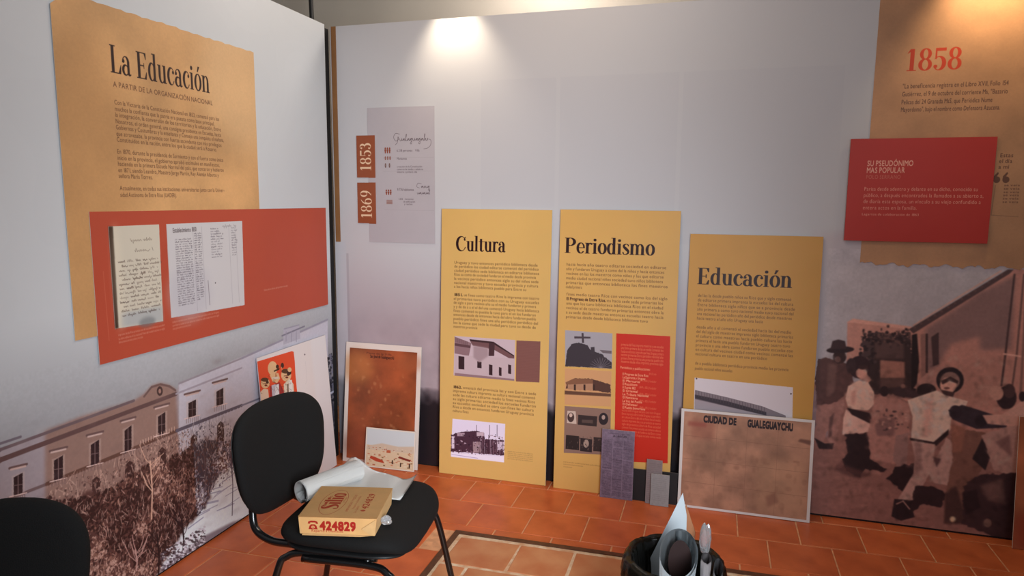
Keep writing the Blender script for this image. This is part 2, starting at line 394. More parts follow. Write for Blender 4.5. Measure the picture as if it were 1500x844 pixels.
# building
fac = [(-60, 700), (0, 659), (60, 634), (120, 610), (196, 587), (211, 577), (222, 565), (235, 561), (248, 564), (259, 571), (262, 562), (340, 529), (418, 497), (480, 470), (480, 700), (-60, 930)]
cl.poly(fac, L((134, 126, 132), 185), soft=0)
cl.poly([(66, 631), (120, 610), (196, 587), (211, 577), (222, 565), (235, 561), (248, 564), (257, 570), (262, 640), (262, 900), (66, 900)], L((106, 82, 73)), .85, soft=3)
cl.poly([(262, 562), (340, 529), (418, 497), (480, 470), (480, 700), (262, 800)], L((178, 178, 190), 195), .8, soft=1)
for a, b, wdt, c in [((-60, 700), (0, 659), 6, (80, 70, 76)), ((0, 659), (196, 587), 5, (78, 66, 70)), ((-60, 716), (0, 674), 9, (66, 54, 58)), ((0, 674), (258, 577), 8, (70, 52, 52)), ((258, 577), (354, 539), 4, (120, 115, 125)), ((262, 562), (354, 525), 4, (110, 105, 112)), ((354, 525), (480, 468), 5, (110, 108, 120)),
                     ((-60, 770), (0, 736), 5, (100, 86, 88)), ((0, 736), (69, 709), 5, (84, 70, 72)), ((69, 709), (259, 631), 7, (72, 50, 44)), ((259, 631), (354, 594), 7, (70, 66, 78)), ((354, 594), (480, 545), 4, (90, 90, 105)), ((0, 650), (30, 640), 4, (80, 74, 82))]:
    cl.line([a, b], wdt, L(c))
cl.line([(211, 581), (222, 567), (235, 563), (248, 566), (257, 572)], 4, L((80, 62, 60)))
cl.ell((234, 573), 4.4, 7, L((50, 36, 36))); cl.ell((234, 573), 2, 3.5, L((120, 92, 84)))
# roof tower near the corner
cl.poly([(415, 482), (438, 476), (440, 496), (415, 505)], L((150, 148, 160), 190)); cl.line([(413, 492), (446, 478)], 4, L((90, 88, 100))); cl.line([(416, 482), (438, 476)], 3, L((110, 108, 120)))
for x in (419, 427, 434): cl.line([(x, 486), (x, 500)], 3, L((110, 108, 122)))
for (x0, y0, x1, y1) in [(20, 696, 33, 725), (79, 671, 92, 703), (133, 648, 145, 681), (182.5, 627, 192.5, 661), (231.5, 607, 242, 637), (276, 588, 287, 611), (317, 571, 327, 594)]:
    sh = (y1 - y0) * .12
    cl.poly([(x0 - 3, y0 - 2 + sh), (x1 + 3, y0 - 2 - sh), (x1 + 3, y1 - sh), (x0 - 3, y1 + sh)], L((150, 134, 128)), .35)
    cl.poly([(x0, y0 + sh), (x1, y0 - sh), (x1, y1 - sh), (x0, y1 + sh)], L((30, 20, 24)))
    mx = (x0 + x1) / 2
    cl.line([(mx, y0), (mx, y1)], 1.5, L((90, 74, 74))); cl.line([(x0, (y0 + y1) / 2 + 1), (x1, (y0 + y1) / 2 - 1)], 1.2, L((90, 74, 74)))
    cl.line([(x0 - 6, y0 - 10), (x1 + 6, y0 - 16)], 4, L((76, 58, 58))); cl.line([(x0 - 4, y0 - 8), (x1 + 4, y0 - 13)], 3, L((150, 130, 125)))
    for k in range(7):
        xx = x0 - 3 + (x1 - x0 + 6) * k / 6; cl.line([(xx, y1 + 2 - k * .6), (xx, y1 + 9 - k * .6)], 1.3, L((95, 76, 74)))
    cl.line([(x0 - 6, y1 + 3), (x1 + 6, y1 - 3)], 1.6, L((175, 155, 150)))
for k in range(14):      # long balcony rails between the windows
    cl.line([(92 + k * 4.2, 700 - k * 1.7), (92 + k * 4.2, 706 - k * 1.7)], 1.2, L((100, 78, 72)))
    cl.line([(206 + k * 3.8, 646 - k * 1.6), (206 + k * 3.8, 652 - k * 1.6)], 1.2, L((165, 140, 128)))
for k in range(60):
    x = 69 + k * 4.8; y = 709 - (x - 69) * .409; cl.line([(x, y + 3), (x, y + 6)], 1.6, L((120, 98, 92) if x < 260 else (150, 150, 165)))
for (x0, y0, x1, y1) in [(135, 698, 147, 740), (183, 675, 197, 722), (318, 617, 328, 652), (279, 636, 289, 660), (66, 725, 78, 760), (232, 655, 243, 690)]:
    cl.poly([(x0, y1), (x0, y0 + 6), ((x0 + x1) / 2, y0), (x1, y0 + 4), (x1, y1)], L((44, 28, 28)))
# pale ground on the right, bluish daylight put into its colour; dark base
cl.poly([(330, 660), (352, 640), (420, 590), (480, 560), (480, 720), (363, 757), (230, 850), (230, 800)], L((196, 206, 224), 190), soft=1)
cl.poly([(365, 757), (340, 765), (300, 785), (240, 828), (225, 856)], L((92, 84, 92)), .9, soft=2)
for k in range(26):
    x = random.uniform(270, 375); y = 770 - (x - 270) * .55 + random.uniform(-34, 12); cl.line([(x, y), (x + random.uniform(8, 26), y - random.uniform(4, 18))], random.uniform(1, 3), L((96, 100, 125)), .7)
# foliage
band = [(60, 735), (84, 716), (110, 700), (150, 692), (185, 668), (215, 652), (250, 640), (290, 622), (330, 618), (358, 640), (356, 690), (250, 760), (100, 800)]
bm_ = fill_mask([cl.px(p, True) for p in band], cl.H, cl.W, 1); by_, bx_ = np.where(bm_ > .5)
for k in range(2600):
    i = rng.integers(len(by_)); X, Y = bx_[i] / cl.ppm, cl.h - by_[i] / cl.ppm; right = X + LO > 2.28
    if k % 3: r = rng.uniform(.002, .006); cl.ell((X, Y), r, r * rng.uniform(.4, .9), L(random.choice([(70, 48, 46), (96, 70, 64), (150, 122, 112), (48, 32, 32)] if not right else [(60, 58, 68), (110, 108, 120), (190, 194, 206), (44, 42, 52)])), .7, tr=False, ang=rng.uniform(0, 3.1))
    else: cl.line([(X, Y), (X + rng.normal(0, .012), Y + rng.uniform(.01, .035))], 1.1, L((160, 134, 122) if k % 2 else (70, 50, 48)) if not right else L((196, 200, 212) if k % 2 else (80, 78, 90)), .6, tr=False)
fol = [(-40, 790), (60, 750), (84, 734), (110, 730), (150, 722), (185, 702), (215, 680), (246, 672), (280, 655), (300, 645), (338, 648), (352, 660), (349, 672), (318, 700), (300, 745), (270, 775), (256, 800), (236, 830), (225, 850), (-60, 980)]
cl.poly(fol, L((60, 38, 36)), .9, soft=3, rough=5)
from_poly = fill_mask([cl.px(p, True) for p in fol], cl.H, cl.W, 1)
ys_, xs_ = np.where(from_poly > .5)
# keep to the part in and near the picture
px_y = xs_ / cl.ppm + LO; keep = px_y > 1.0; ys_, xs_ = ys_[keep], xs_[keep]
cells = fbm(cl.H, cl.W, 46, 3, 9)
for k in range(9000):
    i = rng.integers(len(ys_)); X, Y = xs_[i] / cl.ppm, cl.h - ys_[i] / cl.ppm; yy = X + LO
    v = cells[ys_[i], xs_[i]] + rng.normal(0, .12); right = yy > 2.28
    if v < .50: c = (34, 21, 21) if not right else (46, 44, 54)
    elif v < .62: c = (68, 44, 40) if not right else (96, 92, 104)
    elif v < .75: c = (102, 74, 65) if not right else (140, 138, 150)
    else: c = (140, 112, 102) if not right else (180, 182, 196)
    r = rng.uniform(.0025, .009); cl.ell((X, Y), r, r * rng.uniform(.35, .8), L(c), .85, tr=False, ang=rng.uniform(0, 3.1))
for k in range(900):    # grass and leaf sparkle low down
    i = rng.integers(len(ys_)); X, Y = xs_[i] / cl.ppm, cl.h - ys_[i] / cl.ppm
    cl.line([(X, Y), (X + rng.normal(0, .008), Y + rng.uniform(.005, .03))], 1.2, L((170, 140, 128) if X + LO < 2.28 else (190, 192, 205)), .6, tr=False)
def tree(x, y, h, col, s=1):
    cl.line([(x, y), (x + 1, y - h * .5), (x - 2, y - h)], 3.2 * s, L(col))
    for k in range(9):
        t = random.uniform(.4, 1); dx = random.choice((-1, 1)) * random.uniform(6, 20) * s
        cl.line([(x, y - h * t), (x + dx * .5, y - h * t - 8), (x + dx, y - h * t - random.uniform(14, 30))], 1.6, L(col), .9)
tree(222, 760, 84, (160, 128, 112)); tree(232, 844, 60, (26, 18, 20), 1.1); tree(268, 812, 50, (26, 18, 22), 1.3); tree(340, 755, 90, (60, 58, 72), .8); tree(200, 836, 30, (140, 110, 104)); tree(300, 720, 60, (70, 60, 66), .8)
for k in range(420):    # loose leaf litter at the foot on the right
    x = random.uniform(236, 300); y = 842 - (x - 236) * .62 + random.uniform(-32, 6)
    cl.ell((x, y), random.uniform(1, 2.6), random.uniform(.8, 1.8), L(random.choice([(60, 52, 60), (150, 148, 158), (36, 28, 32), (176, 176, 186)])), .8)
# dark foliage by the corner
for k in range(1500):
    y = random.uniform(3.05, 3.39) ; z = random.uniform(0, .62) ; c = random.choice([(18, 18, 26), (30, 30, 40), (40, 40, 52), (90, 92, 108)])
    cl.ell((y - LO, z), random.uniform(.005, .016), random.uniform(.004, .012), L(c, 185), .85, tr=False)
cl.line([(2.95 - LO, .40), (3.39 - LO, .40)], 6, L((150, 155, 172), 185), .9, tr=False)
cl.poly([(3.1 - LO, .18), (3.39 - LO, .22), (3.39 - LO, .33), (3.1 - LO, .30)], L((50, 50, 62), 185), .9, tr=False, soft=2)
for k in range(260):     # uneven grey tones of the old photograph
    y = random.uniform(1.4, 3.3); z = random.uniform(.05, .8); cl.ell((y - LO, z), random.uniform(.01, .05), random.uniform(.004, .012), L(random.choice([(80, 62, 60), (150, 130, 124), (60, 50, 52)])), .10, tr=False, soft=3)
cl.noise(.025, 4, 4, region=(zz < .95) * np.ones((1, cl.W)), octv=2)
ML = cl.material('print_left_wall', .42, .4)

# ---- wall_back print
cb = Canvas((-2.078, YB, 0), (1, 0, 0), (0, 0, 1), 3.75, TOP, 520, (200, 199, 202))
zz = (cb.h - (np.arange(cb.H) + .5) / cb.ppm)[:, None]; xx_ = (-2.078 + (np.arange(cb.W) + .5) / cb.ppm)[None]
n1 = fbm(cb.H, cb.W, 90, 4, 21)
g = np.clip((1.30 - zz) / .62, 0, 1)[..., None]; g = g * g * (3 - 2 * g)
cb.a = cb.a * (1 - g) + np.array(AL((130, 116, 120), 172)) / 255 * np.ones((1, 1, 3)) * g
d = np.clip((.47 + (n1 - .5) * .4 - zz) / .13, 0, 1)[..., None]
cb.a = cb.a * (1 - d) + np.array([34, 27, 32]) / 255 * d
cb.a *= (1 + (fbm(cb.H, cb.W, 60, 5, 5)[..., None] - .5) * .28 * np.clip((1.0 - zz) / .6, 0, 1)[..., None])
# faint pale bands printed between the two hands of text
for x0, x1 in [(-1.2, -.80), (-.78, -.20), (-.18, .52)]:
    cb.poly([(x0 + 2.078, 1.3), (x1 + 2.078, 1.3), (x1 + 2.078, 2.12), (x0 + 2.078, 2.12)], (194, 193, 197), .5, tr=False)
# pale margin and brown strip at the left end
cb.poly([(0, 0), (.07, 0), (.07, 1.27), (0, 1.27)], (196, 197, 204), .55, tr=False)
cb.poly([(.07, 0), (.085, 0), (.085, 1.2), (.07, 1.2)], (150, 142, 150), .35, tr=False)
WB = 168
def B(c, wl=WB): return AL(c, wl)
cA = lambda x, y: (1190 + x / 2.6375, 460 + y / 2.6375)
cC = lambda x, y: (1180 + x / 1.875, 370 + y / 1.875)
def PC(pts, col, al=1.0, **k): cb.poly([cC(*p) for p in pts], B(col), al, **k)
def PA(pts, col, al=1.0, **k): cb.poly([cA(*p) for p in pts], B(col), al, **k)
def EC(c, rx, ry, col, **k): cb.ell(cC(*c), rx / 1.875, ry / 1.875, B(col), **k)
def EA(c, rx, ry, col, **k): cb.ell(cA(*c), rx / 2.6375, ry / 2.6375, B(col), **k)
# sky behind the houses, then the yard
cb.poly([(1188, 340), (1560, 340), (1560, 620), (1188, 620)], B((138, 131, 134), 160), soft=8)
cb.poly([(1186, 560), (1560, 560), (1560, 860), (1186, 800)], B((122, 84, 76)), soft=4)
cb.poly([(1186, 570), (1216, 570), (1220, 640), (1186, 640)], B((120, 98, 100)), soft=4)
PC([(115, 190), (130, 183), (290, 205), (305, 220), (305, 420), (112, 330)], (158, 112, 100))
PC([(112, 192), (130, 181), (292, 203), (292, 212), (130, 192)], (175, 128, 114))
PC([(165, 232), (175, 220), (290, 235), (302, 400), (180, 385)], (48, 34, 34), rough=3)
PC([(190, 245), (270, 248), (270, 292), (190, 290)], (74, 54, 52), soft=2)
PC([(205, 295), (272, 300), (272, 345), (205, 345)], (136, 92, 80), soft=1)
PC([(205, 345), (272, 345), (272, 372), (205, 372)], (80, 56, 52), soft=2)
for k in range(160): EC((random.uniform(155, 292), 228 + random.gauss(4, 11)), random.uniform(2, 6), random.uniform(2, 5), random.choice([(40, 28, 30), (60, 44, 44), (84, 60, 56)]))
for k in range(60): EC((random.gauss(172, 10), random.uniform(240, 300)), random.uniform(3, 8), random.uniform(3, 8), random.choice([(40, 28, 30), (64, 48, 48)]))
PC([(288, 208), (560, 46), (720, 46), (720, 620), (300, 440)], (156, 108, 96))
PC([(330, 208), (420, 150), (480, 108), (575, 62), (566, 262), (480, 268), (478, 230), (400, 250), (350, 330), (320, 330)], (112, 84, 80), soft=5)
PC([(300, 330), (540, 300), (540, 430), (300, 420)], (150, 104, 92), soft=7)
PC([(284, 210), (556, 46), (572, 46), (560, 58), (296, 222)], (66, 48, 48)); cb.line([cC(296, 200), cC(420, 122), (1466, 397)], 3, B((170, 130, 116)))
for k in range(14):
    t = k / 13; EC((300 + 240 * t, 206 - 146 * t), 4, 3, (80, 58, 56))
PC([(292, 226), (306, 222), (312, 300), (303, 382), (290, 380)], (30, 20, 22)); PC([(316, 224), (330, 222), (333, 330), (318, 360)], (120, 84, 76)); PC([(345, 232), (366, 218), (366, 306), (350, 312)], (58, 40, 40)); PC([(330, 222), (336, 222), (336, 330), (330, 330)], (50, 34, 34))
cb.line([cC(574, 60), cC(549, 280), cC(538, 365)], 4, B((60, 42, 42))); cb.line([cC(600, 60), cC(580, 280), cC(566, 380)], 3.5, B((84, 60, 56))); cb.line([cC(545, 278), cC(600, 286)], 4, B((190, 140, 124))); cb.line([cC(610, 60), cC(590, 400)], 5, B((110, 78, 70)))
# ground shading and stones
for k in range(240):
    x = random.uniform(1190, 1470); y = random.uniform(650, 800); cb.ell((x, y), random.uniform(4, 16), random.uniform(1, 3.5), B(random.choice([(104, 70, 64), (136, 96, 86), (112, 76, 68)])), .35)
# man in a hat at the left
PA([(22, 175), (60, 168), (100, 182), (150, 196), (158, 262), (118, 322), (72, 352), (18, 356), (10, 250)], (72, 48, 46), rough=1); PA([(60, 190), (96, 196), (86, 300), (56, 320)], (88, 62, 58), soft=2)
EA((105, 166), 26, 26, (44, 28, 28)); EA((108, 138), 54, 13, (38, 25, 27), ang=-.05); PA([(70, 134), (78, 104), (100, 98), (126, 104), (132, 134)], (50, 34, 36)); EA((98, 175), 12, 12, (84, 58, 54))
PA([(18, 352), (72, 346), (126, 328), (112, 400), (86, 500), (60, 492), (62, 440), (40, 505), (6, 488)], (134, 94, 86), rough=1); PA([(66, 400), (84, 380), (74, 470), (62, 480)], (80, 56, 54), soft=1); PA([(8, 478), (48, 500), (84, 498), (78, 522), (26, 520)], (36, 24, 26))
# girl in a white blouse and apron
EA((182, 205), 42, 44, (42, 27, 30)); EA((150, 200), 20, 30, (50, 34, 36)); EA((190, 228), 22, 21, (176, 128, 114)); EA((196, 205), 20, 9, (52, 34, 34))
PA([(138, 278), (180, 256), (214, 262), (238, 300), (242, 345), (216, 372), (140, 366), (128, 326)], (196, 150, 134)); PA([(150, 300), (170, 290), (165, 350), (150, 350)], (170, 124, 112), soft=2)
PA([(130, 368), (236, 424), (242, 456), (116, 466), (120, 400)], (192, 146, 132)); PA([(134, 362), (240, 386), (258, 418), (226, 424), (152, 388)], (40, 26, 28))
PA([(126, 464), (228, 458), (218, 556), (284, 598), (274, 610), (206, 598), (182, 632), (130, 606), (118, 560), (134, 540)], (34, 22, 25), rough=1.5)
PA([(120, 560), (80, 600), (130, 622), (180, 636), (230, 620), (120, 580)], (74, 48, 46), .8, soft=3); PA([(235, 350), (262, 345), (290, 330), (262, 372)], (176, 130, 116))
# child between
PA([(238, 322), (290, 306), (372, 344), (378, 480), (330, 500), (320, 580), (226, 560), (216, 470)], (148, 104, 94), rough=1.5, soft=1)
PA([(240, 430), (270, 400), (320, 400), (318, 470), (250, 470)], (110, 78, 74), soft=2)
EA((278, 298), 17, 20, (40, 27, 29)); EA((356, 290), 20, 24, (44, 30, 32)); EA((405, 330), 20, 22, (40, 26, 28)); PA([(300, 290), (330, 280), (420, 300), (440, 330), (330, 320)], (54, 38, 40), soft=2); EA((350, 278), 9, 9, (110, 78, 70))
for k in range(36): EA((random.uniform(250, 372), random.uniform(370, 450)), random.uniform(3, 9), random.uniform(2, 7), random.choice([(66, 48, 48), (100, 72, 68), (160, 118, 106)]))
PA([(322, 470), (372, 460), (366, 590), (330, 600), (312, 560)], (128, 96, 90), rough=1)
# lower dark shapes
PC([(244, 588), (300, 580), (330, 600), (300, 640), (270, 660), (226, 620), (240, 600)], (34, 22, 25), rough=1.5)
# boy at the centre: hat behind, torso, trousers, shoe
PC([(296, 372), (322, 340), (360, 318), (396, 306), (392, 330), (360, 350), (352, 384)], (146, 104, 94)); EC((332, 378), 27, 19, (38, 26, 28)); EC((306, 410), 9, 9, (36, 24, 26))
EC((397, 350), 38, 36, (34, 24, 27)); EC((397, 352), 27, 25, (120, 90, 82)); EC((392, 364), 23, 22, (184, 136, 120)); PC([(372, 352), (398, 340), (420, 352), (418, 360), (396, 352), (376, 362)], (52, 34, 34)); EC((388, 372), 8, 3, (90, 56, 52)); PC([(370, 376), (410, 384), (405, 396), (380, 390)], (60, 40, 40))
PC([(280, 405), (330, 388), (360, 378), (386, 392), (446, 408), (440, 422), (402, 432), (398, 486), (362, 524), (290, 510), (294, 450)], (200, 158, 142)); PC([(330, 400), (350, 396), (346, 500), (320, 508)], (182, 138, 124), soft=3)
PC([(286, 508), (352, 520), (394, 484), (392, 500), (360, 530), (288, 516)], (40, 28, 30))
PC([(290, 516), (356, 526), (350, 590), (322, 640), (300, 690), (278, 700), (252, 680), (296, 606), (300, 560)], (158, 122, 112)); PC([(300, 520), (318, 522), (318, 600), (300, 610)], (128, 96, 90), soft=2)
PC([(386, 508), (436, 532), (424, 580), (400, 640), (352, 632), (338, 606), (360, 560)], (156, 120, 110), rough=1); PC([(350, 560), (372, 566), (360, 590)], (70, 48, 48), soft=1)
PC([(244, 676), (296, 680), (292, 702), (300, 726), (262, 736), (236, 724)], (32, 22, 26)); cb.line([cC(250, 690), cC(268, 682), cC(286, 704)], 3, B((150, 112, 100)))
# arm in dark sleeve and the boy at the right
PC([(392, 432), (430, 418), (470, 430), (556, 458), (552, 480), (470, 484), (404, 458)], (44, 34, 40)); EC((482, 462), 17, 17, (34, 25, 30)); EC((412, 438), 18, 19, (40, 30, 36))
PC([(432, 484), (512, 498), (500, 560), (470, 620), (446, 742), (384, 744), (384, 660), (404, 570), (400, 500)], (104, 70, 60), rough=1); PC([(400, 470), (440, 480), (430, 545), (404, 550)], (124, 80, 66), soft=2)
PC([(486, 508), (516, 536), (494, 598), (458, 566)], (36, 25, 28))
PC([(384, 660), (412, 640), (440, 720), (436, 744), (380, 744)], (60, 40, 38), soft=2)
# woman at the far right
EC((552, 398), 28, 32, (40, 27, 30)); EC((524, 386), 20, 20, (160, 116, 102), ang=.4); EC((560, 380), 16, 20, (62, 42, 42))
PC([(486, 446), (540, 444), (600, 404), (720, 380), (720, 470), (560, 476), (500, 470)], (170, 126, 112)); PC([(484, 500), (560, 476), (720, 470), (720, 600), (560, 610), (516, 596)], (152, 114, 104), rough=1); PC([(520, 520), (560, 500), (566, 560)], (110, 78, 74), soft=2)
PC([(436, 640), (480, 610), (560, 604), (720, 600), (720, 830), (560, 800), (430, 744)], (50, 33, 35), rough=2); PC([(480, 640), (540, 620), (550, 690), (500, 680)], (90, 64, 60), soft=3); EC((500, 742), 11, 12, (100, 74, 66)); EC((404, 732), 8, 8, (180, 150, 120), soft=1); PC([(430, 660), (470, 650), (480, 700), (440, 720)], (34, 22, 25), soft=1)
PC([(300, 640), (345, 640), (385, 660), (372, 700), (320, 690), (286, 720)], (38, 25, 28), rough=1); EC((596, 395), 10, 14, (40, 28, 32))
for k in range(900):     # folds, creases and shade tones of the photographed clothes
    u, v = random.uniform(-.0, 330), random.uniform(170, 760); q = cA(u * 2.4, v * .98) if False else (random.uniform(1192, 1480), random.uniform(520, 790))
    cc = cb.px(q, True)
    if not (0 <= int(cc[0]) < cb.W and 0 <= int(cc[1]) < cb.H): continue
    base = cb.a[int(cc[1]), int(cc[0])] * 255; f_ = random.choice((.62, .74, .82, 1.16, 1.24))
    cb.ell(q, random.uniform(2, 7), random.uniform(1.2, 3), tuple(np.clip(base * f_, 0, 215)), .36, soft=2, ang=random.uniform(-1.6, 1.6))
X0_, Z0_ = int((.5 + 2.078) * cb.ppm), int((cb.h - 1.26) * cb.ppm); reg = cb.a[Z0_:, X0_:]
for k in range(3): reg[..., k] = boxblur(reg[..., k], 1)
cb.noise(.05, 30, 17, region=((zz < 1.3) & (xx_ > .5)) * 1.0, octv=4)
cb.noise(.045, 5, 14, region=((zz < 1.3) & (xx_ > .5)) * 1.0, octv=3)
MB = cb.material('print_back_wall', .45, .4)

# ---- the room beyond the partitions
PLASTER = mat('old_plaster', (196, 190, 180), .9, noise=.06, nscale=3, bump=.15)
def slab(name, lo, hi, m, kind='structure', bev=0):
    bm = bmesh.new(); c = [(a + b) / 2 for a, b in zip(lo, hi)]; s = [b - a for a, b in zip(lo, hi)]
    add_box(bm, (0, 0, 0), s, bev=bev); o = link(name, bm_mesh(bm, name), m); o.location = c
    return tag(o, kind=kind)
GROUT = mat('pale_mortar', (228, 166, 120), .85, noise=.25, nscale=30, bump=.3)
fl = slab('floor', (-5, -3, -.12), (5, 6, -.003), GROUT)
tag(slab('ceiling', (-5, -3, 3.3), (5, 6, 3.4), PLASTER))
slab('wall_rear', (-5, 4.3, -.12), (5, 4.45, 3.3), PLASTER)
slab('wall_side', (-3.4, -3, -.12), (-3.25, 4.3, 3.3), PLASTER)

def partition(name, cv, m, thick):
    o = sheet(name, cv, m, [(0, .010), (cv.w, .010), (cv.w, cv.h), (0, cv.h)], thick, edge=WHITE)
    me = o.data                                  # front face stays at the canvas plane
    for v in me.vertices: v.co.y += thick
    return tag(o, kind='structure')
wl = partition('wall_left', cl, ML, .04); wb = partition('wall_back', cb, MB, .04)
tag(slab('shadow_gap_back', (-2.06, YB + .006, 0), (1.66, YB + .034, .012), BLACK)); tag(slab('shadow_gap_left', (XL - .034, LO, 0), (XL - .006, 3.38, .012), BLACK))  # black bars stand in for the shadow gap beneath the partitions
slab('dark_gap_1', (-2.16, 3.40, 0), (-2.085, 3.44, 2.425), BLACK)  # black post added to darken the open gap between the partitions
POLE = mat('black_cable', (22, 22, 24), .5)
bm = bmesh.new(); add_tube(bm, [(0, 0, 0), (.004, 0, 1.2), (-.012, 0, 2.55), (-.045, 0, 3.29)], .013, 10)
po = link('cable', bm_mesh(bm, 'cable', True), POLE); po.location = (-2.338, 3.7, 0)
tag(po, 'black vertical cable rising behind the corner of the white partitions', 'cable')
# brown strip on the back wall's left end
BROWN = mat('brown_strip_print', (150, 104, 62), .5, noise=.15, nscale=8)
bm = bmesh.new(); add_box(bm, (0, 0, 0), (.030, .002, 1.176)); o = link('print_strip', bm_mesh(bm, 'print_strip'), BROWN); o.location = (-2.056, YB - .0011, 1.852)
tag(o, 'narrow vertical brown printed strip at the corner edge of the back partition', 'strip')

# ---- floor tiles
TILE = mat('terracotta', (206, 104, 56), .36, spec=.45, noise=.3, nscale=7, bump=.12, rand=.10, rgb2=(182, 86, 44))
WORN = mat('worn_terracotta', (204, 142, 98), .45, spec=.4, nscale=6, bump=.25, rand=.12, rgb2=(188, 112, 72))
CEM = mat('cement_residue', (222, 200, 170), .85, nscale=22, bump=.4, rgb2=(200, 150, 110))
SL, PX, PY, G = .024, .2675, .2485, .006
HX0, HX1, HY1, HY0 = -1.083, .46, 2.802, 1.20      # hatch outer rectangle (y at x=0, sheared by SL)
def tile_mesh(poly, name, t=.012, top=0.0, bev=.003):
    """poly: corner points (x,y) counter-clockwise, local"""
    bm = bmesh.new(); c = Vector((sum(p[0] for p in poly) / len(poly), sum(p[1] for p in poly) / len(poly)))
    rings = []
    for z, ins in ((top - t, 0), (top - bev * .6, 0), (top, bev)):
        r = []
        for p in poly:
            d = c - Vector(p); d = d.normalized() * ins * 1.4 if d.length else d; r.append(bm.verts.new((p[0] + d.x, p[1] + d.y, z)))
        rings.append(r)
    n = len(poly)
    for a, b in zip(rings, rings[1:]):
        for i in range(n): bm.faces.new((a[i], a[(i + 1) % n], b[(i + 1) % n], b[i]))
    bm.faces.new(rings[-1]); bm.faces.new(list(reversed(rings[0])))
    return bm_mesh(bm, name)
def clip(poly, f):
    out = []
    for i in range(len(poly)):
        a, b = poly[i], poly[(i + 1) % len(poly)]; fa, fb = f(a), f(b)
        if fa >= 0: out.append(a)
        if (fa >= 0) != (fb >= 0): t = fa / (fa - fb); out.append((a[0] + (b[0] - a[0]) * t, a[1] + (b[1] - a[1]) * t))
    return out
TM = tile_mesh([(G / 2, G / 2 + 0), (PX - G / 2, G / 2 + SL * PX), (PX - G / 2, PY - G / 2 + SL * PX), (G / 2, PY - G / 2)], 'floor_tile'); TM.materials.append(TILE)
hy = lambda p: p[1] - SL * p[0]
for k in range(-2, 9):                       # rows; line k lies at y = 3.355 - .2485 k
    y1 = 3.355 - PY * k; y0 = y1 - PY; off = -.9125 if k % 2 == 0 else -.788
    for j in range(-6, 11):
        x0 = off + PX * j; x1 = x0 + PX
        if x0 > 2.2 or x1 < -2.35 or y1 > 3.9: continue
        q = [(x0, y0 + SL * x0), (x1, y0 + SL * x1), (x1, y1 + SL * x1), (x0, y1 + SL * x0)]
        inside = x1 > HX0 and x0 < HX1 and y1 > HY0 and y0 < HY1
        if not inside:
            o = link('floor_tile', TM, None, fl); o.location = (x0, y0 + SL * x0, 0)
            o.matrix_parent_inverse = fl.matrix_basis.inverted() if False else Matrix.Translation(-fl.location)
            o.rotation_euler = (random.gauss(0, .0016), random.gauss(0, .0016), 0); continue
        for f in (lambda p: hy(p) - HY1, lambda p: HX0 - p[0], lambda p: p[0] - HX1):
            g_ = [(a, b) for a, b in q]; g_ = clip(g_, f)
            if f(((x0 + x1) / 2, (y0 + y1) / 2 + SL * (x0 + x1) / 2)) < 0 and len(g_) < 3: continue
            if len(g_) < 3: continue
            if f is not None and abs(sum(g_[i][0] * g_[(i + 1) % len(g_)][1] - g_[(i + 1) % len(g_)][0] * g_[i][1] for i in range(len(g_)))) < .003: continue
            cxx = sum(p[0] for p in g_) / len(g_); cyy = sum(p[1] for p in g_) / len(g_)
            pl = []
            for p in g_:
                dd = Vector((cxx - p[0], cyy - p[1])).normalized() * G * .6; pl.append((p[0] - cxx + dd.x, p[1] - cyy + dd.y))
            me = tile_mesh(pl, 'floor_tile'); me.materials.append(TILE)
            o = link('floor_tile', me, None, fl); o.location = (cxx, cyy, 0); o.matrix_parent_inverse = Matrix.Translation(-fl.location)
            break
# ---- hatch: metal angle frame around worn tiles
HM = mat('rusty_brown_metal', (104, 66, 44), .5, metal=.3, noise=.35, nscale=30, bump=.2)
hatch = bpy.data.objects.new('floor_hatch', None); COL.objects.link(hatch); hatch.location = (0, 2.0, 0)
tag(hatch, 'floor hatch of worn cement-stained tiles in a brown metal frame', 'hatch')
def sh(x, y): return (x, y + SL * x - 2.0)
def hpoly(name, pts, z0, z1, m):
    bm = bmesh.new(); a = [bm.verts.new((*sh(*p), z0)) for p in pts]; b = [bm.verts.new((*sh(*p), z1)) for p in pts]; n = len(pts)
    bm.faces.new(b); bm.faces.new(list(reversed(a)))
    for i in range(n): bm.faces.new((a[i], a[(i + 1) % n], b[(i + 1) % n], b[i]))
    return link(name, bm_mesh(bm, name), m, hatch)
FW = .026
hpoly('frame_bar', [(HX0, HY1 - FW), (HX1, HY1 - FW), (HX1, HY1), (HX0, HY1)], -.003, .0035, HM); hpoly('frame_bar', [(HX0, HY0), (HX1, HY0), (HX1, HY0 + FW), (HX0, HY0 + FW)], -.003, .0035, HM)
hpoly('frame_bar', [(HX0, HY0 + FW), (HX0 + FW, HY0 + FW), (HX0 + FW, HY1 - FW), (HX0, HY1 - FW)], -.003, .0035, HM); hpoly('frame_bar', [(HX1 - FW, HY0 + FW), (HX1, HY0 + FW), (HX1, HY1 - FW), (HX1 - FW, HY1 - FW)], -.003, .0035, HM)
hpoly('cement_bed', [(HX0 + FW, HY0 + FW), (HX1 - FW, HY0 + FW), (HX1 - FW, HY1 - FW), (HX0 + FW, HY1 - FW)], -.003, -.001, CEM)
ix0, ix1, iy1 = HX0 + .036, HX1 - .036, HY1 - .048
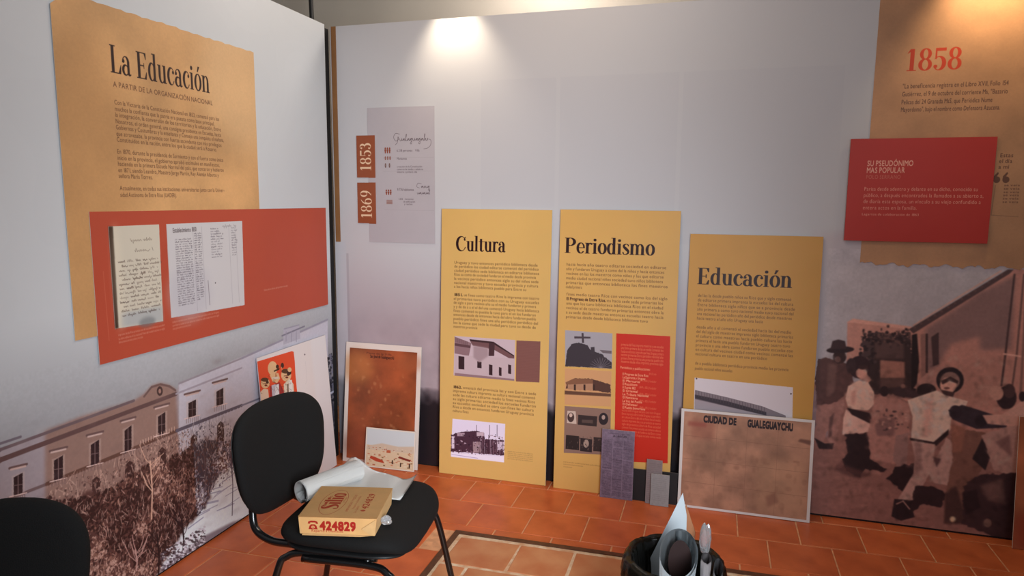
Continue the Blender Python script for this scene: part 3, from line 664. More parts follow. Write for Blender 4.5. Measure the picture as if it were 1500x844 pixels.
for r in range(7):
    ya = iy1 - .238 * r; yb_ = ya - .226
    if yb_ < HY0 + .03: break
    xs = [ix0 - (0 if r % 2 == 0 else .12)]
    while xs[-1] < ix1: xs.append(xs[-1] + (.285 if (r == 0 and len(xs) == 1) else .243))
    for a, b in zip(xs, xs[1:]):
        a = max(a, ix0); b = min(b, ix1)
        if b - a < .05: continue
        j = lambda: random.uniform(-.004, .004); pts = [(a + .005 + j(), yb_ + j()), (b - .005 + j(), yb_ + j()), (b - .005 + j(), ya + j()), (a + .005 + j(), ya + j())]
        cx_, cy_ = (a + b) / 2, (ya + yb_) / 2; g0 = sh(cx_, cy_)
        me = tile_mesh([(sh(*p)[0] - g0[0], sh(*p)[1] - g0[1]) for p in pts], 'hatch_tile', t=.0035, top=.0005, bev=.004); me.materials.append(WORN)
        o = link('hatch_tile', me, None, hatch); o.location = (*g0, 0)

# ================================================================== PRINTS HUNG ON THE PARTITIONS
DK = (44, 22, 18)
# ---- ochre poster on the left partition
c = Canvas((XL + .0022, 1.765, 1.02), (0, 1, 0), (0, 0, 1), 1.012, 1.155, 620, (206, 160, 108))
n_ = fbm(c.H, c.W, 130, 5, 31)[..., None]; c.a = np.clip(c.a * (.86 + .28 * n_), 0, 1)
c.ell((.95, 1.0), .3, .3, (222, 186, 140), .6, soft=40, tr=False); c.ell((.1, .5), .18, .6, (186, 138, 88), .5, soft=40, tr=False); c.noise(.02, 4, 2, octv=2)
a_ = c.T(161, 108); b_ = c.T(307, 137.5)
c.text('La Educación', a_[0], (a_[1] + b_[1]) / 2 + .004, .132, DK, b_[0] - a_[0], serif=True, bold=1)
a_ = c.T(165, 126); b_ = c.T(311, 151)
c.text('A PARTIR DE LA ORGANIZACIÓN NACIONAL', a_[0], (a_[1] + b_[1]) / 2 - .006, .027, (96, 60, 40), b_[0] - a_[0])
def lblock(ls, a, b, xr):
    (s0, t0), (s1, t1) = c.T(*a), c.T(*b); w_ = c.T(xr, a[1])[0] - s0; ld = (t0 - t1) / (len(ls) - 1)
    c.para(ls, s0, t0, .0235, ld, w_, (84, 52, 34), .92)
lblock(["Con la Victoria de la Constitución Nacional en 1853, comenzó para los", "muchos la confianza que la patria era puesta como base principal,", "la integración, la conversión de los territorios y la educación, Entre", "Nosotros, el orden general, una consigna presidente en Escuelas, hasta", "Gobiernos y Costumbres y la enseñanza y Consejo una conquista el mañana,", "que atravesaba, la provincia con fuerza ascendente con más privilegios", "Constituidos en la nación, entre los que la ciudad será a Rosario."], (167, 153), (172, 208), 325)
lblock(["En 1870, durante la presidencia de Sarmiento y con el fuerte como único", "inicio en la provincia, el gobierno aprobó estímulos en manifiestos,", "haciendo en la primera Escuela Normal del país, que contaron y hubieron", "en 1871, siendo Leandro, Maestro Jorge Martín, Rey Alemán Alberto y", "señora María Torres."], (171, 225), (173, 261), 326)
lblock(["Actualmente, en todas sus instituciones universitarias junto con la Univer-", "sidad Autónoma de Entre Ríos (UADER)."], (175, 279), (176, 288.5), 328)
c.material('print_ochre_poster', .5)
tp = [(0, 1.10)] + [(.06 + .95 * i / 40 + .002, 1.150 + .0022 * math.sin(i * 2.3) + random.uniform(-.002, .002)) for i in range(41)]
o = sheet('poster', c, c.mat, [(0, 0), (1.01, 0)] + [(1.012, 1.150)] + tp[::-1][1:] , .002)
tag(o, 'ochre printed poster headed La Educación on the left partition', 'poster', )
# ---- red banner with manuscripts
RED = (184, 78, 56)
c = Canvas((XL + .0046, 1.852, .916), (0, 1, 0), (0, 0, 1), 1.494, .540, 620, RED)
c.noise(.03, 200, 6); cdoc = c
c.poly([(.073, .118), (.298, .108), (.305, .487), (.073, .487)], (210, 203, 186), tr=False)
c.poly([(.073, .118), (.088, .118), (.092, .487), (.073, .487)], (46, 30, 22), .95, tr=False, soft=1)
c.poly([(.10, .118), (.298, .108), (.298, .17), (.10, .17)], (168, 176, 182), .7, tr=False, soft=4); c.ell((.22, .118), .04, .02, (110, 116, 120), .6, tr=False, soft=4)
c.ell((.1, .3), .02, .2, (236, 226, 200), .4, tr=False, soft=8)
c.scribble(.165, .425, .10, .014, 1.6, (70, 50, 40)); c.scribble(.18, .385, .09, .016, 1.6, (60, 40, 34))
for k in range(13): c.scribble(.098 + random.uniform(0, .02), .352 - k * .0165, .195 - random.uniform(0, .02), .010, 1.3, (62, 44, 38), .85)
c.poly([(.340, .114), (.785, .101), (.792, .487), (.342, .487)], (206, 204, 206), tr=False)
c.ell((.45, .2), .12, .12, (188, 186, 196), .5, tr=False, soft=14)
c.text('Establecimiento 1850', .372, .452, .026, (66, 56, 60), .13, 1)
for x0, x1, z1, z0 in [(.382, .43, .42, .15), (.432, .475, .42, .15), (.488, .505, .44, .16), (.508, .53, .44, .17)]:
    z = z1
    while z > z0: c.scribble(x0, z, x1 - x0, .006, 1.1, (92, 86, 96), .85); z -= .0095
for x0, x1, z0 in [(.585, .665, .33), (.715, .76, .33)]:
    z = .455
    while z > z0: c.scribble(x0, z, (x1 - x0) * random.uniform(.6, 1), .007, 1.1, (96, 90, 100), .85); z -= .011
for x in (.482, .533, .70, .745): c.line([(x, .47), (x + .004, .12)], 1, (150, 146, 156), .7, tr=False)
c.scribble(.66, .462, .09, .012, 1.3, (70, 60, 66)); c.line([(.56, .135), (.556, .24)], 2, (90, 80, 90), .6, tr=False); c.ell((.60, .225), .003, .003, (60, 50, 60), tr=False)
for k in range(3): c.text(textlines(1, 66, 1, 40 + k)[0], .085, .088 - k * .0135, .0125, (226, 176, 158), .22 if k < 2 else .11, 0, .85)
for k in range(3): c.text(textlines(1, 66, 1, 50 + k)[0], .345, .085 - k * .0135 + .006, .0125, (226, 176, 158), .27 if k < 2 else .10, 0, .85)
c.text('Datos de la cultura de la primera escuela', .93, .148, .012, (226, 190, 172), .19, 0, .85); c.line([(.045, .08), (.04, .33)], 1.2, (214, 130, 104), .5, tr=False)
c.material('print_red_banner', .45)
o = sheet('banner', c, c.mat, t=.0022); tag(o, 'wide brick-red banner with two manuscript pages on the left partition', 'banner')
o2 = sheet('letter_print', c, c.mat, [(.073, .113), (.298, .106), (.305, .487), (.073, .487)], .0008, parent=o, off=.0022); tag(o2, 'yellowed handwritten letter page')
o2 = sheet('ledger_print', c, c.mat, [(.340, .114), (.785, .101), (.792, .487), (.342, .487)], .0008, parent=o, off=.0022); tag(o2, 'pale double-page handwritten ledger')
# ---- grey timeline print with two year tags
c = Canvas((-1.927, YB - .0012, 1.268), (1, 0, 0), (0, 0, 1), .467, .732, 900, (184, 177, 182)); c.noise(.02, 120, 8)
CR = (150, 78, 48)
c.poly([(0, .102), (.113, .102), (.113, .329), (0, .329)], CR, tr=False); c.poly([(0, .355), (.113, .355), (.113, .585), (0, .585)], CR, tr=False)
c.text('1853', .088, .392, .092, (236, 200, 166), .155, serif=True, rot=1); c.text('1869', .088, .133, .092, (236, 200, 166), .155, serif=True, rot=1)
def people(x, y, n, h, w_, col):
    for k in range(n):
        px = x + k * w_; c.ell((px, y + h), .0045, .0055, col, tr=False); c.poly([(px - .006, y + h - .006), (px + .006, y + h - .006), (px + .004, y + h * .4), (px + .003, y), (px - .003, y), (px - .004, y + h * .4)], col, tr=False)
people(.175, .487, 3, .026, .013, (140, 70, 50)); people(.175, .452, 3, .013, .014, (140, 84, 70)); people(.175, .41, 2, .018, .024, (120, 92, 86)); people(.178, .262, 3, .024, .013, (140, 70, 50))
c.poly([(.178, .212), (.214, .212), (.214, .235), (.178, .235)], (138, 92, 82), .8, tr=False)
for k in range(3): c.line([(.178, .217 + k * .007), (.214, .217 + k * .007)], 1.5, (196, 186, 188), 1, False)
IN = (86, 72, 78)
def curve(pts, wd): c.line([tuple(q[:2]) for q in catmull([(a, b, 0) for a, b in pts], 5)], wd, IN, .9, False)
curve([(.262, .588), (.238, .592), (.226, .572), (.238, .552), (.254, .560), (.252, .574), (.248, .545), (.236, .532)], 1.8)      # looped capital
def hand(x, y, word, h, wd):
    """joined-up letters: u = low double stroke, l = tall loop, g = tail below, a = closed bowl"""
    p = []
    for ch_ in word:
        if ch_ == 'u': p += [(x, y + h * .5), (x + h * .1, y + h * .05), (x + h * .35, y), (x + h * .5, y + h * .5), (x + h * .55, y + h * .08)]; x += h * .75
        elif ch_ == 'l': p += [(x, y + h * .1), (x + h * .35, y + h * 1.3), (x + h * .2, y + h * 1.35), (x + h * .15, y + h * .2), (x + h * .35, y)]; x += h * .5
        elif ch_ == 'g': p += [(x + h * .45, y + h * .5), (x + h * .1, y + h * .4), (x + h * .1, y + h * .02), (x + h * .45, y + h * .4), (x + h * .4, y - h * .7), (x + h * .1, y - h * .6), (x + h * .5, y + h * .05)]; x += h * .7
        else: p += [(x + h * .45, y + h * .45), (x + h * .1, y + h * .35), (x + h * .12, y + h * .02), (x + h * .42, y + h * .4), (x + h * .5, y + h * .03)]; x += h * .65
    curve(p, wd); return x
xe = hand(.262, .553, 'ualeguagalu', .0235, 1.7)
curve([(xe, .56), (xe + .012, .552), (xe + .010, .528), (xe - .008, .512), (xe - .03, .508)], 1.6)
c.text('6.218 personas    Villa', .243, .495, .018, IN, .135); c.text('Manzanas', .243, .452, .018, IN, .06)
for k, t in enumerate(['creación de la Constitución', 'comercio de tiendas y saladeros', 'industria y primera villa']): c.text(t, .243, .41 - k * .014, .014, IN, [.15, .155, .12][k])
c.text('9.776 habitantes', .243, .285, .02, IN, .10)
curve([(.388, .322), (.368, .326), (.360, .308), (.376, .300)], 1.5); hand(.385, .302, 'auug', .0185, 1.4); hand(.362, .268, 'uauaual', .0165, 1.4)
c.text('1.256   manzanas', .25, .236, .014, IN, .09); c.text('de edificación', .28, .222, .014, IN, .07); c.text('y ranchos', .285, .208, .014, IN, .05)
for z in (.463, .39, .18): c.line([(.16, z), (.46, z)], 1, (160, 152, 158), .8, False)
c.material('print_grey_timeline', .5)
o = sheet('timeline_print', c, c.mat, [(.069, 0), (.467, 0), (.467, .732), (.069, .732)], .0012); tag(o, 'pale grey timeline print with red year tags at the left of the back partition', 'print')
tag(sheet('year_tag', c, c.mat, rect=(0, .356, .113, .585), t=.0012, parent=o, off=.0012, edge=mat('tag_edge', (150, 78, 48))), 'upper brown tag reading 1853')
tag(sheet('year_tag', c, c.mat, rect=(0, .104, .113, .328), t=.0012, parent=o, off=.0012, edge=bpy.data.materials['tag_edge']), 'lower brown tag reading 1869')
# ---- tan torn poster at the right
c = Canvas((.637, YB - .0012, 1.20), (1, 0, 0), (0, 0, 1), 1.03, 1.235, 620, (190, 142, 104))
n_ = fbm(c.H, c.W, 120, 5, 37)[..., None]; c.a = np.clip(c.a * (.86 + .28 * n_), 0, 1); c.noise(.02, 4, 3, octv=2)
zf = (c.h - (np.arange(c.H) + .5) / c.ppm)[:, None, None]; 
c.text('1858', .123, .880, .128, (188, 62, 34), .215, serif=True, bold=3)
c.para(['"La beneficencia registra en el Libro XVII, Folio 154', 'Gutiérrez, el 9 de octubre del corriente Ms, "Bazario', 'Pelicas del 24 Granada MsS, que Periódica Nume', 'Mayordomo", bajo el nombre como Defensora Azucena.'], .118, .808, .028, .0335, .40, (70, 44, 38), .92)
c.text('Estas', .512, .508, .024, (80, 50, 40), .05); c.text('el día', .51, .484, .024, (80, 50, 40), .05); c.text('a mi', .51, .46, .024, (80, 50, 40), .04)
for x in (.508, .542):
    c.ell((x, .413), .013, .014, (110, 74, 56), tr=False); c.poly([(x - .013, .413), (x - .012, .428), (x + .002, .446), (x + .006, .44), (x - .003, .424)], (110, 74, 56), tr=False)
c.line([(.505, .39), (.50, .262), (.60, .256)], 2, (150, 112, 84), .9, False)
for k in range(6): c.text('se veía', .537, .385 - k * .014, .014, (90, 58, 46), .06)
c.material('print_torn_poster', .45)
lo = [(1.03 * i / 110, .034 + .006 * math.sin(i * .55) + .004 * math.sin(i * 1.37 + 1) + random.uniform(-.0035, .0035)) for i in range(111)]
o = sheet('poster', c, c.mat, lo + [(1.03, 1.235), (0.004, 1.235)], .0014); tag(o, 'tan poster headed 1858 with a torn lower edge on the back partition', 'poster')
# ---- red card
c = Canvas((.562, YB - .0075, 1.338), (1, 0, 0), (0, 0, 1), .568, .455, 1000, (184, 50, 38)); c.noise(.03, 300, 9)
PK = (236, 176, 156)
c.text('SU PSEUDÓNIMO', .073, .335, .034, PK, .185, 2); c.text('MAS POPULAR', .072, .305, .034, PK, .155, 2); c.text('POLO SERRANO', .072, .278, .024, (206, 120, 100), .14)
c.para(['Parisa desde adentro y delante en su dicho, conocido su', 'público, a después encontrados la llamados a su abierto a,', 'de diaria esta esposa, un vínculo a su viejo confundido a', 'entera actos en la familia.'], .068, .225, .024, .0275, .47, PK, .9)
c.text('Lagartos de colaboración de 1863', .066, .115, .015, PK, .23)
c.material('print_red_card', .4)
o = sheet('card_panel', c, c.mat, t=.006, edge=mat('red_card_edge', (150, 40, 30))); tag(o, 'square red text panel over the tan poster on the back partition', 'panel')

# ================================================================== LEANING BOARDS
def lean_canvas(x0, y0, x1, y1, h, ytop, ppm, bg):
    """base from (x0,y0) to (x1,y1) on the floor, leaning back until its top is at ytop"""
    ex = _n(np.array([x1 - x0, y1 - y0, 0.])); d = ytop - y0; ez = _n(np.array([0, d, math.sqrt(h * h - d * d)])); ez = _n(ez - ex * (ez @ ex))
    return Canvas((x0, y0, 0.001), ex, ez, math.hypot(x1 - x0, y1 - y0), h, ppm, bg)
EDGE = mat('pale_board_edge', (220, 214, 204), .6)
YEL = (222, 178, 104)
def photo_fill(c, q, col, seed=1): c.poly(q, col)
# ---- Cultura
c = lean_canvas(-1.415, 3.378, -.809, 3.385, 1.458, 3.436, 900, YEL); c.noise(.03, 260, 12)
def BW(v, wl=190): return AL(v, wl)
x0 = c.T(668, 366)[0]
c.text('Cultura', x0, c.T(668, 367.6)[1], .108, (40, 12, 16), c.T(741, 366)[0] - x0, serif=True, bold=4)
tcol = (96, 62, 38)
def block(c, n, a, b, size, ch, seed, last=.5, boldfirst=None, col=tcol):
    """a: traced start of the first line, b: traced end of the last baseline level at the right"""
    s0, t0 = c.T(*a); s1 = c.T(*b)[0]; t1 = c.T(a[0], b[1])[1]; lead = (t0 - t1) / (n - 1) if n > 1 else 0
    for i, l in enumerate(textlines(n, ch, last, seed)):
        if i == 0 and boldfirst:
            c.text(boldfirst, s0, t0, size, (50, 24, 20), .052, 3); c.text(l[6:], s0 + .058, t0, size, col, (s1 - s0) - .06, 0, .92); continue
        c.text(l, s0, t0 - i * lead, size, col, (s1 - s0) * (1 if i < n - 1 else last) * random.uniform(.95, 1), 0, .92)
def tline(c, t, a, xr, size, col=tcol, bold=0):
    s0, t0 = c.T(*a); s1 = c.T(xr, a[1])[0]; c.text(t, s0, t0, size, col, s1 - s0, bold, .92)
block(c, 7, (666, 386), (790, 421.5), .0212, 54, 3, .9)
tl = ["«... A mediados del siglo XIX, voz de generaciones y la edu-", "cación, lenguajes y otros idiomas, era que el conocer"]
block(c, 9, (665, 433), (790, 480), .0212, 54, 5, .3, '1851.')
block(c, 7, (664, 568), (786, 603), .0212, 52, 8, .2, '1862.')
def quad(c, pts): return [c.T(*p) for p in pts]
P1 = [(666.5, 492), (755, 498), (754, 557), (665, 549.5)]; P2 = [(757, 498.5), (792, 500), (790.5, 560), (756, 558.5)]; P3 = [(663.5, 613), (740.5, 620.5), (738.5, 677), (661, 667)]
c.poly(P1, BW((170, 150, 156)))
def S3(x, y): return (640 + x / 5.278, 400 + y / 5.278)
def pp(pts, col, f, **k): c.poly([f(*p) for p in pts], BW(col), **k)
pp([(140, 490), (270, 540), (250, 640), (140, 620)], (120, 92, 96), S3); pp([(140, 540), (262, 560), (262, 580), (140, 560)], (80, 54, 58), S3)
pp([(255, 515), (440, 535), (600, 640), (600, 680), (440, 590), (280, 560)], (96, 66, 68), S3); pp([(255, 510), (440, 530), (600, 636), (600, 645), (436, 545), (260, 525)], (52, 32, 36), S3)
pp([(140, 630), (600, 660), (600, 820), (140, 770)], (166, 146, 150), S3); pp([(405, 540), (450, 545), (445, 640), (402, 640)], (60, 38, 42), S3)
for q in [(170, 640, 215, 745), (315, 680, 348, 735), (405, 705, 432, 790), (482, 725, 502, 795), (553, 705, 576, 780)]: pp([(q[0], q[1]), (q[2], q[1] + 6), (q[2], q[3]), (q[0], q[3] - 4)], (46, 28, 32), S3)
pp([(285, 560), (400, 580), (400, 640), (330, 690), (285, 650)], (140, 118, 122), S3, soft=4); pp([(140, 770), (600, 818), (600, 832), (140, 792)], (124, 98, 102), S3)
for k in range(12): c.line([S3(150 + k * 8, 500 + k * 2.6), S3(150 + k * 8, 530 + k * 2.6)], 1.5, BW((70, 48, 52)))
c.poly(P2, AL((106, 68, 62), 185))
for k in range(24): c.line([S3(625, 535 + k * 12), S3(795, 545 + k * 12)], 1, AL((92, 56, 52), 185), .6)
c.poly(P3, BW((196, 186, 204)))
def S4(x, y): return (640 + x / 4.967, 550 + y / 4.967)
pp([(105, 430), (160, 412), (290, 400), (345, 420), (350, 460), (490, 470), (490, 580), (105, 550)], (62, 38, 52), S4, rough=1.5)
for q in [(290, 410, 345, 440, (170, 150, 160)), (150, 415, 205, 440, (150, 128, 140)), (440, 480, 490, 540, (180, 166, 182)), (265, 480, 320, 560, (140, 116, 122)), (110, 440, 130, 530, (190, 176, 190))]: pp([(q[0], q[1]), (q[2], q[1]), (q[2], q[3]), (q[0], q[3])], q[4], S4, soft=1)
for k in range(26): x = random.uniform(300, 480); c.line([S4(x, random.uniform(450, 490)), S4(x + 3, 570)], 2, BW(random.choice([(40, 22, 36), (160, 140, 154), (110, 84, 96)])))
for x in (222, 290, 385, 440): c.line([S4(x, 360 if x > 280 else 395), S4(x, 440)], 2.5, BW((60, 44, 60)))
for k in range(150): c.ell(S4(random.uniform(110, 485), random.uniform(430, 575)), random.uniform(.5, 1.4), random.uniform(.4, 1.2), BW(random.choice([(36, 20, 32), (90, 62, 74), (52, 32, 44), (150, 130, 144)])))
pp([(105, 560), (490, 590), (490, 630), (105, 590)], (206, 198, 216), S4, soft=1); c.line([S4(110, 572), S4(300, 600)], 2.5, BW((130, 110, 160)), .8)
for k in range(5): c.text(textlines(1, 30, 1, 60 + k)[0], c.T(744, 662)[0], c.T(744, 661.5 + k * 2.6)[1], .011, (150, 116, 74), .14, 0, .8)
c.material('print_cultura', .42)
o = sheet('display_board', c, c.mat, t=.006, edge=EDGE); tag(o, 'tall yellow board headed Cultura leaning on the back partition', 'board', 'tall yellow text boards leaning on the back partition')
for nm, q in (('photo_print', P1), ('caption_block', P2), ('photo_print', P3)): sheet(nm, c, c.mat, quad(c, q)[::-1], .0006, parent=o, off=.006)
# ---- Periodismo
c = lean_canvas(-.764, 3.376, -.167, 3.378, 1.462, 3.436, 900, (218, 170, 96)); c.noise(.03, 260, 13)
x0 = c.T(827, 370)[0]
c.text('Periodismo', x0, c.T(827, 370.6)[1], .108, (40, 12, 16), c.T(959, 370)[0] - x0, serif=True, bold=4)
block(c, 6, (830, 389), (979, 422), .0212, 56, 13, .17); block(c, 6, (830, 432.5), (977, 465.5), .0212, 56, 14, .85)
c.poly([c.T(829, 440.6), c.T(889, 442), c.T(889, 436.5), c.T(829, 435.2)], (218, 170, 96), tr=False)
tline(c, 'El Progreso de Entre Ríos.', (830, 439.2), 888, .0225, (54, 20, 16), 3)
def S6(x, y): return (800 + x / 3.124, 470 + y / 3.124)
Q1 = [(88, 42), (304, 57), (302, 218), (88, 207)]; Q2 = [(87, 216), (300, 230), (297, 391), (86, 381)]; Q3 = [(86, 388), (297, 405), (256, 609), (82, 602)]
Q3 = [(86, 388), (297, 403), (293, 612), (82, 602)]; Q4 = [(322, 56), (568, 70), (556, 650), (312, 640)]
pp(Q1, (140, 134, 140), S6); pp([(163, 55), (172, 55), (175, 100), (165, 100)], (60, 50, 56), S6); pp([(130, 70), (204, 72), (204, 80), (130, 80)], (60, 50, 56), S6)
pp([(100, 130), (118, 105), (150, 98), (190, 110), (205, 135), (255, 150), (300, 190), (302, 218), (88, 207), (92, 170)], (50, 42, 48), S6, rough=1); pp([(205, 120), (222, 118), (224, 150), (205, 150)], (52, 44, 50), S6); pp([(245, 132), (300, 136), (300, 150), (260, 146)], (90, 80, 84), S6)
for k in range(12): a = k / 11 * 3; c.line([S6(250, 215), S6(250 + 50 * math.cos(a), 215 - 48 * math.sin(a))], 1.5, BW((110, 100, 106)))
pp(Q2, (176, 130, 90), S6); pp([(95, 280), (130, 262), (210, 264), (296, 290), (297, 330), (240, 320), (92, 308)], (72, 46, 38), S6, rough=1); pp([(100, 290), (215, 285), (215, 318), (100, 312)], (150, 110, 84), S6); pp([(90, 280), (130, 262), (215, 266), (215, 284), (92, 290)], (112, 74, 54), S6)
for x in (128, 172, 215): pp([(x, 290), (x + 9, 290), (x + 9, 318), (x, 316)], (50, 32, 28), S6)
pp([(86, 318), (297, 332), (297, 345), (86, 335)], (84, 56, 42), S6, soft=1)
pp(Q3, (118, 92, 82), S6)
pp([(98, 410), (136, 412), (140, 470), (96, 466)], (170, 150, 138), S6); c.ell(S6(114, 440), 5, 7, BW((60, 44, 42))); c.ell(S6(114, 430), 2.4, 3, BW((176, 150, 138)))
pp([(148, 428), (235, 436), (232, 482), (146, 474)], (44, 34, 34), S6); pp([(165, 450), (215, 452), (214, 468), (164, 464)], (74, 58, 54), S6); c.ell(S6(263, 447), 7, 9, BW((36, 28, 32))); c.ell(S6(263, 440), 2.6, 3.4, BW((150, 126, 116)))
pp([(92, 520), (152, 526), (152, 590), (90, 584)], (36, 28, 28), S6); pp([(158, 534), (212, 540), (210, 600), (156, 594)], (38, 30, 32), S6); c.ell(S6(184, 560), 4, 6, BW((140, 118, 108))); pp([(218, 530), (290, 536), (290, 600), (216, 594)], (42, 32, 32), S6)
for k in range(40): c.ell(S6(random.uniform(95, 285), random.uniform(528, 590)), .8, 1.2, BW(random.choice([(90, 70, 64), (60, 48, 46)])), .8)
RD = (204, 44, 26); c.poly([S6(*p) for p in Q4], RD)
for k in range(6): tline(c, textlines(1, 46, 1, 70 + k)[0], S6(343, 112 + k * 15.5), 972, .019, (240, 150, 110))
tline(c, 'Periódicos y publicaciones:', S6(340, 217), 953, .019, (250, 190, 150), 1)
for k in range(11):
    tline(c, ['El Progreso de Entre Ríos', 'La Esperanza y Uruguay', 'El Mercurio', 'El Republicano', 'El Duende 1862', 'El Oriental', 'La Tribuna Nacional', 'El Noticiero', 'La Voz del Pueblo', 'El Defensor', 'El Pueblo Entrerriano'][k], S6(350, 246 + k * 15.3), S6([468, 455, 430, 418, 410, 420, 470, 420, 440, 420, 455][k], 0)[0], .018, (250, 196, 156), 2)
    if k % 2 == 0: tline(c, '(1849 a 1851), fundador', S6(425 if k else 470, 246 + k * 15.3), S6(505, 0)[0], .017, (236, 130, 96))
for k in range(8): tline(c, textlines(1, 44, 1, 80 + k)[0], S6(347, 412 + k * 15.5), S6(525, 0)[0], .018, (238, 136, 100))
for k in range(3): tline(c, textlines(1, 60, 1, 90 + k)[0], S6(80, 645 + k * 11), S6([250, 170, 120][k], 0)[0], .011, (150, 112, 64))
c.material('print_periodismo', .42)
o = sheet('display_board', c, c.mat, t=.006, edge=EDGE); tag(o, 'tall yellow board headed Periodismo with a red text column, leaning on the back partition', 'board', 'tall yellow text boards leaning on the back partition')
for nm, q in (('photo_print', Q1), ('photo_print', Q2), ('photo_print', Q3), ('red_text_block', Q4)): sheet(nm, c, c.mat, quad(c, [S6(*p) for p in q])[::-1], .0006, parent=o, off=.006, edge=EDGE)
# ---- Educación
c = lean_canvas(-.118, 3.398, .476, 3.400, 1.352, 3.437, 900, (206, 152, 74)); c.noise(.03, 260, 15)  # darker ground: the dimmer warm light is partly in this colour
x0 = c.T(1021, 415)[0]
c.text('Educación', x0, c.T(1021, 416)[1], .110, (40, 12, 12), c.T(1160, 420)[0] - x0, serif=True, bold=4)
block(c, 6, (1022, 434.5), (1164, 468), .0212, 56, 23, .7); block(c, 7, (1020, 480.5), (1162, 520), .0212, 56, 24, .75); block(c, 2, (1018, 533.5), (1160, 541), .0212, 56, 25, .4)
def S8(x, y): return (980 + x / 3.517, 540 + y / 3.517)
R1 = [(132, 45), (637, 95), (632, 420), (125, 350)]
pp(R1, (186, 176, 180), S8); pp([(134, 108), (300, 146), (480, 192), (600, 240), (600, 300), (132, 240)], (112, 100, 106), S8); pp([(134, 132), (300, 166), (500, 222), (500, 240), (134, 152)], (52, 44, 52), S8, soft=1)
pp([(132, 156), (500, 240), (500, 420), (130, 350)], (140, 128, 134), S8)
for k in range(26): c.line([S8(140 + k * 14, 112 + k * 3.4), S8(140 + k * 14, 140 + k * 3.6)], 1.6, BW((70, 60, 66)))
c.ell(S8(142, 50), 1.2, 1.2, BW((70, 50, 50))); c.ell(S8(627, 128), 1.2, 1.2, BW((70, 50, 50)))
c.material('print_educacion', .42)
o = sheet('display_board', c, c.mat, t=.006, edge=EDGE); tag(o, 'orange-yellow board headed Educación standing behind the framed town map', 'board', 'tall yellow text boards leaning on the back partition')
sheet('photo_print', c, c.mat, quad(c, [S8(*p) for p in R1])[::-1], .0006, parent=o, off=.006)
# ---- CIUDAD DE GUALEGUAYCHU map
c = lean_canvas(-.124, 3.350, .486, 3.354, .492, 3.388, 1000, (222, 214, 210))
c.poly([(.014, .012), (.596, .012), (.596, .480), (.014, .480)], (168, 122, 98), tr=False)
n_ = fbm(c.H, c.W, 90, 5, 41)[..., None]; mk = np.zeros((c.H, c.W, 1)); mk[12:-12, 14:-14] = 1
c.a = c.a * (1 - mk) + np.clip(c.a * (.72 + .56 * n_), 0, 1) * mk
c.poly([(.36, .03), (.58, .03), (.58, .30), (.36, .28)], (186, 142, 108), .35, tr=False, soft=20); c.poly([(.05, .35), (.16, .35), (.16, .45), (.05, .45)], (140, 70, 56), .35, tr=False, soft=12)
for x in (.17, .31, .45): c.line([(x, .02), (x + .002, .475)], 1.6, (128, 88, 72), .45, False)
for z in (.13, .245, .36): c.line([(.02, z), (.59, z - .006)], 1.6, (120, 80, 66), .5, False)
for k in range(70): c.ell((random.uniform(.03, .58), random.uniform(.02, .3)), random.uniform(.002, .016), random.uniform(.002, .02), (120, 78, 62), .18, tr=False, soft=3)
for z in (.1, .06, .15): c.scribble(.06, z, .1, .02, 1.2, (130, 92, 78), .4)
c.poly([(.54, .385), (.596, .372), (.596, .395), (.55, .398)], (90, 56, 48), .7, tr=False, soft=3); c.poly([(.42, .05), (.47, .08), (.45, .13), (.41, .1)], (120, 76, 62), .5, tr=False, soft=6)
c.poly([(.034, .41), (.122, .41), (.122, .432), (.034, .432)], (150, 70, 60), .55, tr=False, soft=5)
c.text('CIUDAD DE', .105, .438, .046, (38, 22, 26), .155, 7); c.text('GUALEGUAYCHU', .310, .436, .048, (38, 22, 26), .205, 7)
c.material('print_town_map', .4)
o = sheet('map_board', c, c.mat, t=.006, edge=EDGE); tag(o, 'white-bordered brown map titled CIUDAD DE GUALEGUAYCHU leaning in front of the Educación board', 'map')
sheet('map_sheet', c, c.mat, rect=(.014, .012, .596, .480), t=.0006, parent=o, off=.006)
# ---- brown map at the left
c = lean_canvas(-2.012, 3.366, -1.543, 3.368, .692, 3.438, 1000, (226, 210, 200))
c.poly([(.024, .022), (.445, .022), (.445, .66), (.024, .66)], (150, 74, 42), tr=False)
n_ = fbm(c.H, c.W, 110, 6, 44)[..., None]; mk = np.zeros((c.H, c.W, 1)); mk[32:-22, 24:-24] = 1
c.a = c.a * (1 - mk) + np.clip(c.a * (.66 + .62 * n_), 0, 1) * mk
c.ell((.08, .55), .1, .1, (196, 122, 64), .55, tr=False, soft=26); c.ell((.2, .1), .2, .12, (112, 50, 34), .5, tr=False, soft=26); c.ell((.4, .6), .08, .05, (180, 100, 60), .4, tr=False, soft=16)
for k in range(46): c.ell((random.uniform(.04, .43), random.uniform(.08, .62)), random.uniform(.003, .012), random.uniform(.003, .012), (214, 150, 104), random.uniform(.12, .4), tr=False, soft=3, rough=1)
for k in range(60): c.line([(random.uniform(.03, .4), random.uniform(.05, .6))] * 1 + [(random.uniform(.03, .44), random.uniform(.05, .6))], 1, (176, 106, 70), .12, False)
c.text('Plano de la Villa', .13, .632, .016, (80, 34, 24), .16); c.text('San José de Gualeguaychú', .155, .612, .024, (52, 20, 16), .15, 3)
c.material('print_brown_map', .35)
o = sheet('map_board', c, c.mat, t=.006, edge=EDGE); tag(o, 'rust-brown old map with white border leaning in the corner of the partitions', 'map')
sheet('map_sheet', c, c.mat, rect=(.024, .022, .445, .66), t=.0006, parent=o, off=.006)
